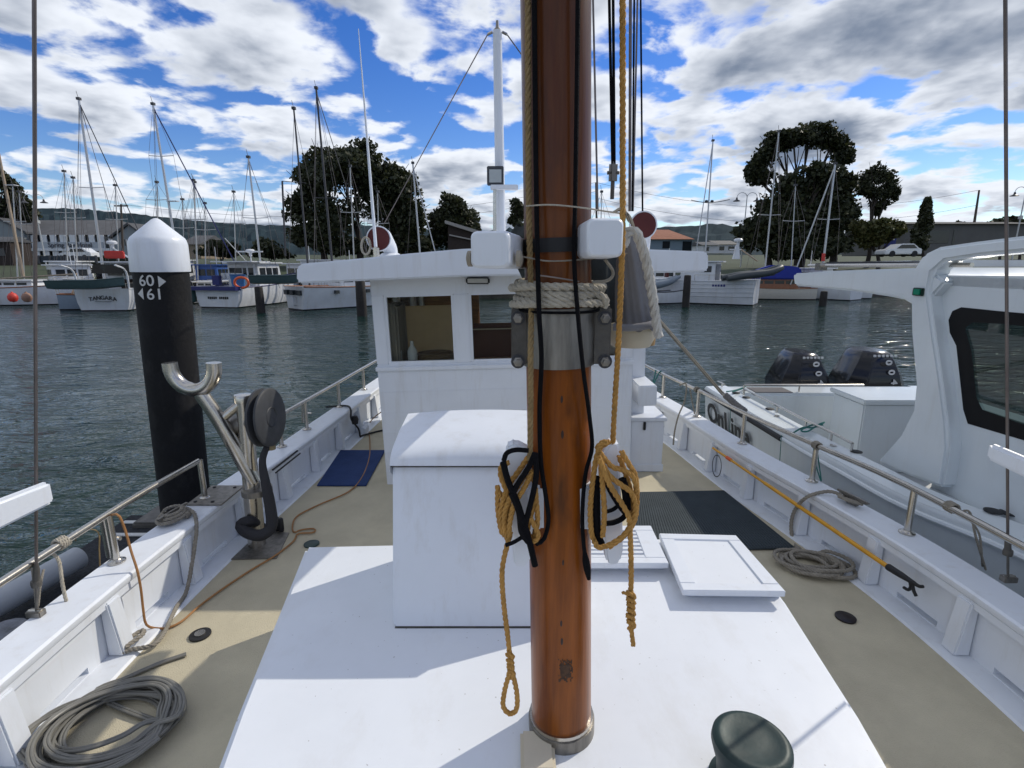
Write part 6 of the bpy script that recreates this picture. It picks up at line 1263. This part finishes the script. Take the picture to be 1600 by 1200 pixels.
# ================================================================ NEIGHBOURING POWER BOAT
def neighbour():
    zg = 1.30
    t = thing('power_boat', 'white power boat with twin outboards, hardtop and OnLine lettering moored alongside', 'boat', (4.3, 5, 0))
    out = [G(a, b, zg) for a, b in ((1103, 605), (1172, 645), (1250, 690), (1330, 733), (1400, 771), (1500, 812), (1600, 852))]
    edge_ = smooth_path([(p.x, p.y, 0) for p in out] + [(3.3, 1.6, 0), (3.55, .2, 0), (4.3, -2.2, 0)], n=60)[::1]
    xo = lambda Y: float(np.interp(Y, [e[1] for e in edge_][::-1], [e[0] for e in edge_][::-1]))
    ysb = np.linspace(7.3, -2.2, 60); W = 3.1
    rows = []
    for y in ysb:
        x = xo(y); rows.append([(x + .02, y, zg), (x, y, zg - .03), (x + .015, y, zg - .10), (x + .05, y, zg - .5), (x + .10, y, .35), (x + .35, y, -.3)])
    h = MB().grid(rows); far = [[(2 * 4.35 - p[0], p[1], p[2]) for p in r] for r in rows]; h.grid(far)
    h.add(rows[0] + far[0][::-1], [tuple(range(12))])
    hl = h.build('hull', gel, t, ang=50)
    MB().tube([(r[1][0] - .012, r[1][1], zg - .075) for r in rows if r[1][1] > 5.2], .03, 8).build('rub_strip', black, hl); MB().tube([(r[1][0] - .006, r[1][1], zg - .075) for r in rows if r[1][1] <= 5.3], .022, 8).build('rub_moulding', gel, hl)
    # side deck, cockpit sole and coaming
    ws = .30
    MB().grid([[(xo(y) + .02, y, zg + .001) for y in ysb], [(xo(y) + ws, y, zg + .012) for y in ysb], [(xo(y) + ws + .015, y, zg - .03) for y in ysb], [(xo(y) + ws + .02, y, .55) for y in ysb]]).build('side_deck', gel, t)
    MB().grid([[(8.7 - xo(y) - .02, y, zg + .001) for y in ysb], [(8.7 - xo(y) - ws, y, zg + .012) for y in ysb], [(8.7 - xo(y) - ws - .02, y, .55) for y in ysb]]).build('side_deck', gel, t)
    MB().box((3.0, 3.2, .5), (5.7, 7.1, .56)).build('cockpit_sole', mat('cockpit_sole', (.48, .50, .51), .6), t)
    xs = xo(7.2)
    MB().box((xs + .03, 6.85, .4), (8.65 - xs, 7.28, zg + .004)).build('transom_coaming', gel, t, bev=.03)
    MB().box((xs + .55, 6.9, zg + .006), (xs + 1.05, 7.2, zg + .012)).build('grip_pad', mat('dark_pad', (.10, .095, .10), .8), t)
    # bait-tank box
    a = D(1342, 690, 5.9); b = D(1428, 603, 6.6); MB().box((a.x, 5.9, .56), (b.x + .05, 6.5, b.z - .06)).build('bait_box', gel, t, bev=.015); MB().box((a.x - .03, 5.86, b.z - .06), (b.x + .1, 6.55, b.z)).build('bait_box_lid', gel, t, bev=.012)
    # coaming rail on the side deck
    top = [G(a, b, zg + .09) for a, b in ((1163, 608), (1215, 634), (1260, 657), (1300, 676), (1332, 693))]
    MB().tube(smooth_path([(p.x, p.y, p.z) for p in top], n=20), .014, 8).build('coaming_rail', steel, t)
    for p in top: MB().tube([p, p - Vector((0, 0, .09))], .011, 8).build('rail_post', steel, t)
    q = [D(1163, 598, 6.95), D(1250, 598, 6.95), D(1350, 598, 6.95)]; q = [Vector((p.x, 6.95, zg + .1)) for p in q]
    MB().tube(q, .014, 8).build('transom_rail', steel, t)
    for p in q: MB().tube([p, p - Vector((0, 0, .1))], .011, 8).build('rail_post', steel, t)
    for k in range(4): MB().lathe([(.05, 0), (.05, .006), (.04, .009), (0, .009)], G((1150, 1166, 1203, 1338)[k], (614, 621, 639, 706)[k], zg + .014), 18).build('rod_holder', black, t)
    for a, b in ((1214, 650), (1302, 696)): MB().lathe([(.03, 0), (.03, .006), (0, .007)], G(a, b, zg + .014), 14).build('filler_cap', steel, t)
    cp = G(1128, 604, zg + .014); 
    MB().tube([cp + Vector((-.02, .1, .05)), cp + Vector((0, -.08, .05))], .014, 8).build('stern_cleat', steel, t); MB().tube([cp, cp + Vector((0, 0, .05))], .012, 8).build('cleat_stem', steel, t)
    # name on the hull side
    p0 = Vector((xo(5.9), 5.9, 0)); 
    def onhull(p):
        y = 7.12 - (p.x) * 1.12 ; z = .985 + p.y - .06 * (p.x) * 0; return Vector((xo(y) + .05 * (zg - .1 - z) / .4 - .032 - p.z, y, z))
    text('OnLine', .37, onhull, ext=.003, align='LEFT', bold=.008).build('name_lettering', dark_letter, t, flat=True)
    # outboards
    for k, (xa, xb, yt) in enumerate(((1200, 1292, 549), (1300, 1405, 546))):
        Y = 7.9; c = D((xa + xb) / 2, 590, Y); w = (xb - xa) / 2 * Y / F; zb = D(1250, 600, Y).z - .12; zt = D(1250, yt, Y).z; Hh = zt - zb
        ob = MB(); rows = []
        for z, sx, y0, y1 in ((0, .97, -.42, .42), (.25, 1.0, -.42, .46), (.5, .84, -.40, .44), (.78, .62, -.34, .40), (.94, .52, -.28, .36), (1, .40, -.2, .3)):
            rows.append([Vector((c.x + sx * w * .86 * a, Y + (y0 if b < 0 else y1) * (1 if abs(b) == 1 else abs(b)), zb + z * Hh)) for a, b in ((-1, -.55), (-.6, -1), (.6, -1), (1, -.55), (1, .55), (.6, 1), (-.6, 1), (-1, .55), (-1, -.55))])
        g = MB().grid(rows); g.add(rows[-1][:8], [tuple(range(8))])
        o = g.build('outboard_cowl', black_gloss, t, ang=42, bev=.012)
        MB().box((c.x - w * .35, Y - .25, .1), (c.x + w * .35, Y + .3, zb + .02)).build('outboard_leg', black, t, bev=.04)
        MB().box((c.x - w * .9, Y - .435, zb + Hh * .13), (c.x + w * .9, Y - .424, zb + Hh * .17)).build('trim_line', mat('grey_trim', (.10, .10, .11), .3), o)
        for j, ch in enumerate('004'):
            f = lambda p, j=j: Vector((c.x + w * (.06 + .10 * j) + p.y * .8, Y - .375 - .06 * (.75 - .22 * j) * 0 - (.05 if j == 2 else (.035 if j == 1 else .02)) - p.z, zb + Hh * (.80 - .215 * j) - p.x))
            text(ch, .155, f, ext=.004, bold=.004).build('power_number', silver_letter, o, flat=True)
        sp = MB()
        for q_ in range(6): sp.box((c.x - w * .26 + q_ * w * .12, Y - .30, zb + Hh * .90), (c.x - w * .19 + q_ * w * .12, Y - .285, zb + Hh * .945))
        sp.build('maker_marks', silver_letter, o)
    # hardtop, arch and cabin side
    X = 3.32
    P = lambda a, b, x=X: VX(a, b, x)
    ht = [(1235, 431), (1237, 427), (1300, 423), (1440, 418), (1470, 440), (1440, 474), (1425, 480), (1405, 468), (1380, 463), (1330, 455), (1237, 446)]
    A = [P(*q_) + Vector((.03, 0, 0)) for q_ in ht]; 
    MB().prism(A, [p + Vector((2.05, 0, 0)) for p in A]).build('hardtop', gel, t, bev=.02)
    za = P(1300, 423).z
    for a, b in ((4.6, 6.0),):
        for x0, x1 in ((3.5, 4.35), (4.42, 5.25)): 
            pn = MB().hexa([(x0, a, za + .06), (x1, a, za + .075), (x1, b, za + .075), (x0, b, za + .06), (x0, a, za + .09), (x1, a, za + .105), (x1, b, za + .105), (x0, b, za + .09)]).build('solar_panel', solar, t); MB().box((x0 - .02, a - .02, za + .045), (x1 + .02, a + .0, za + .1)).build('panel_frame', alu, pn)
    MB().tube([(3.42, 6.2, za + .05), (3.42, 4.0, za + .06)], .018, 8).build('roof_rail', steel, t); MB().box((3.38, 5.9, za), (3.46, 6.0, za + .08)).build('roof_bracket', steel, t)
    arch = [(1700, 352), (1600, 368), (1520, 378), (1465, 386), (1440, 398), (1426, 420), (1421, 450), (1422, 520), (1429, 600), (1425, 640), (1405, 680), (1368, 722), (1420, 744), (1470, 762), (1480, 700), (1478, 660), (1470, 600), (1458, 520), (1449, 455), (1455, 425), (1475, 408), (1530, 400), (1600, 394), (1700, 384)]
    A = [P(a, b) for a, b in arch]; MB().prism(A, [p + Vector((.16, 0, 0)) for p in A]).build('arch', gel, t, bev=.025, seg=3)
    nl = P(1437, 456); MB().box(nl + Vector((-.022, -.055, -.032)), nl + Vector((.0, .055, .032))).build('light_housing', mat('dark_green_housing', (.005, .03, .02), .4), t, bev=.006); MB().box(nl + Vector((-.034, -.040, -.024)), nl + Vector((-.02, .030, .024))).build('navigation_light', nav_green, t, bev=.005)
    Xw = 3.43
    wall = [(1452, 430), (1700, 432), (1900, 900), (1700, 900), (1560, 810), (1455, 760), (1470, 680), (1470, 600), (1455, 500)]
    A = [VX(a, b, Xw) for a, b in wall]; win = [(1482, 500), (1488, 486), (1502, 480), (1560, 486), (1720, 500), (1800, 560), (1800, 740), (1640, 700), (1512, 662), (1505, 640), (1494, 540), (1484, 520)]
    Bw = [VX(a, b, Xw - .004) for a, b in win]
    # wall as a ring round the window
    bm_v = A; 
    hole = [VX(a, b, Xw) for a, b in ((1490, 505), (1500, 492), (1560, 496), (1720, 510), (1790, 565), (1790, 735), (1640, 692), (1520, 655), (1512, 632), (1502, 545))]
    import itertools
    from mathutils.geometry import tessellate_polygon
    def ring(outer, inner):
        tri = tessellate_polygon([[Vector((p.y, p.z, 0)) for p in outer], [Vector((p.y, p.z, 0)) for p in inner]]); return outer + inner, [tuple(x) for x in tri]
    v, f = ring(A, hole); MB().add(v, f).build('cabin_side', gel, t)
    v, f = ring(Bw, [VX(a, b, Xw - .004) for a, b in ((1508, 512), (1520, 504), (1565, 506), (1715, 522), (1775, 570), (1775, 720), (1640, 678), (1535, 640), (1526, 622), (1518, 548))]); MB().add(v, f).build('window_surround', mat('matt_black', (.006, .006, .007), .6, spec=.2), t)
    MB().add([VX(a, b, Xw + .006) for a, b in win], [tuple(range(len(win)))]).build('cabin_window', glass_dark, t)
    # lower coaming below the window down to the side deck
    MB().grid([[VX(a, b, Xw) + Vector((.0, 0, 0)) for a, b in ((1455, 760), (1560, 810), (1700, 900), (1900, 1000))], [Vector((xo(y) + .28, y, zg + .01)) for y in (3.75, 3.0, 2.2, 1.2)]]).build('cabin_foot', gel, t)
    MB().box((Xw + .01, 1.0, zg - .6), (5.3, 1.1, 2.75)).build('cabin_front', gel, t); MB().box((5.25, 1.0, zg), (5.3, 4.4, 2.0)).build('cabin_far_side', gel, t)
    MB().box((Xw, 1.0, za - .10), (5.3, 4.3, za - .03)).build('cabin_roof', gel, t); MB().box((Xw + .02, 1.1, .5), (5.25, 4.3, .55)).build('cabin_sole', wood_in, t)
    MB().box((Xw + .35, 1.2, .6), (5.2, 1.9, 1.75)).build('dashboard', dark_mast, t, bev=.05); MB().box((Xw + .4, 2.4, .6), (Xw + .9, 2.9, 1.8)).build('helm_seat', mat('seat_grey', (.25, .26, .26), .7), t, bev=.06)
    for a, b in ((1552, 799), (1576, 802)): MB().lathe([(.055, 0), (.055, .006), (.04, .009), (0, .009)], G(a, b, zg + .02), 18).build('rod_holder', black, t)
    for lab, pl in (('teal rope tied on the neighbouring boat rail near its stern', [(1135, 612), (1148, 610), (1160, 606), (1166, 603), (1158, 608), (1145, 612)]), ('teal rope knotted on the neighbouring boat rail by the bait box', [(1240, 676), (1255, 668), (1272, 668), (1288, 660), (1278, 664), (1262, 674), (1252, 672), (1270, 664), (1286, 664)])):
        tag(MB().rope([G(a, b, zg + .05) for a, b in pl], .009).build('tie_rope', teal_rope), lab, 'rope')
    for a, b, c_, d_ in ((1232, 680, 1228, 725), (1150, 633, 1146, 670)):
        p = G(a, b, zg - .02); p.x = xo(p.y) - .04; q = Vector((p.x + .03, p.y - .02, .5))
        tag(MB().tube([p, q], .004, 6).build('fender_line', teal_rope), 'thin teal line hanging down the neighbouring boat side', 'rope', 'teal lines on the neighbouring hull')
neighbour()
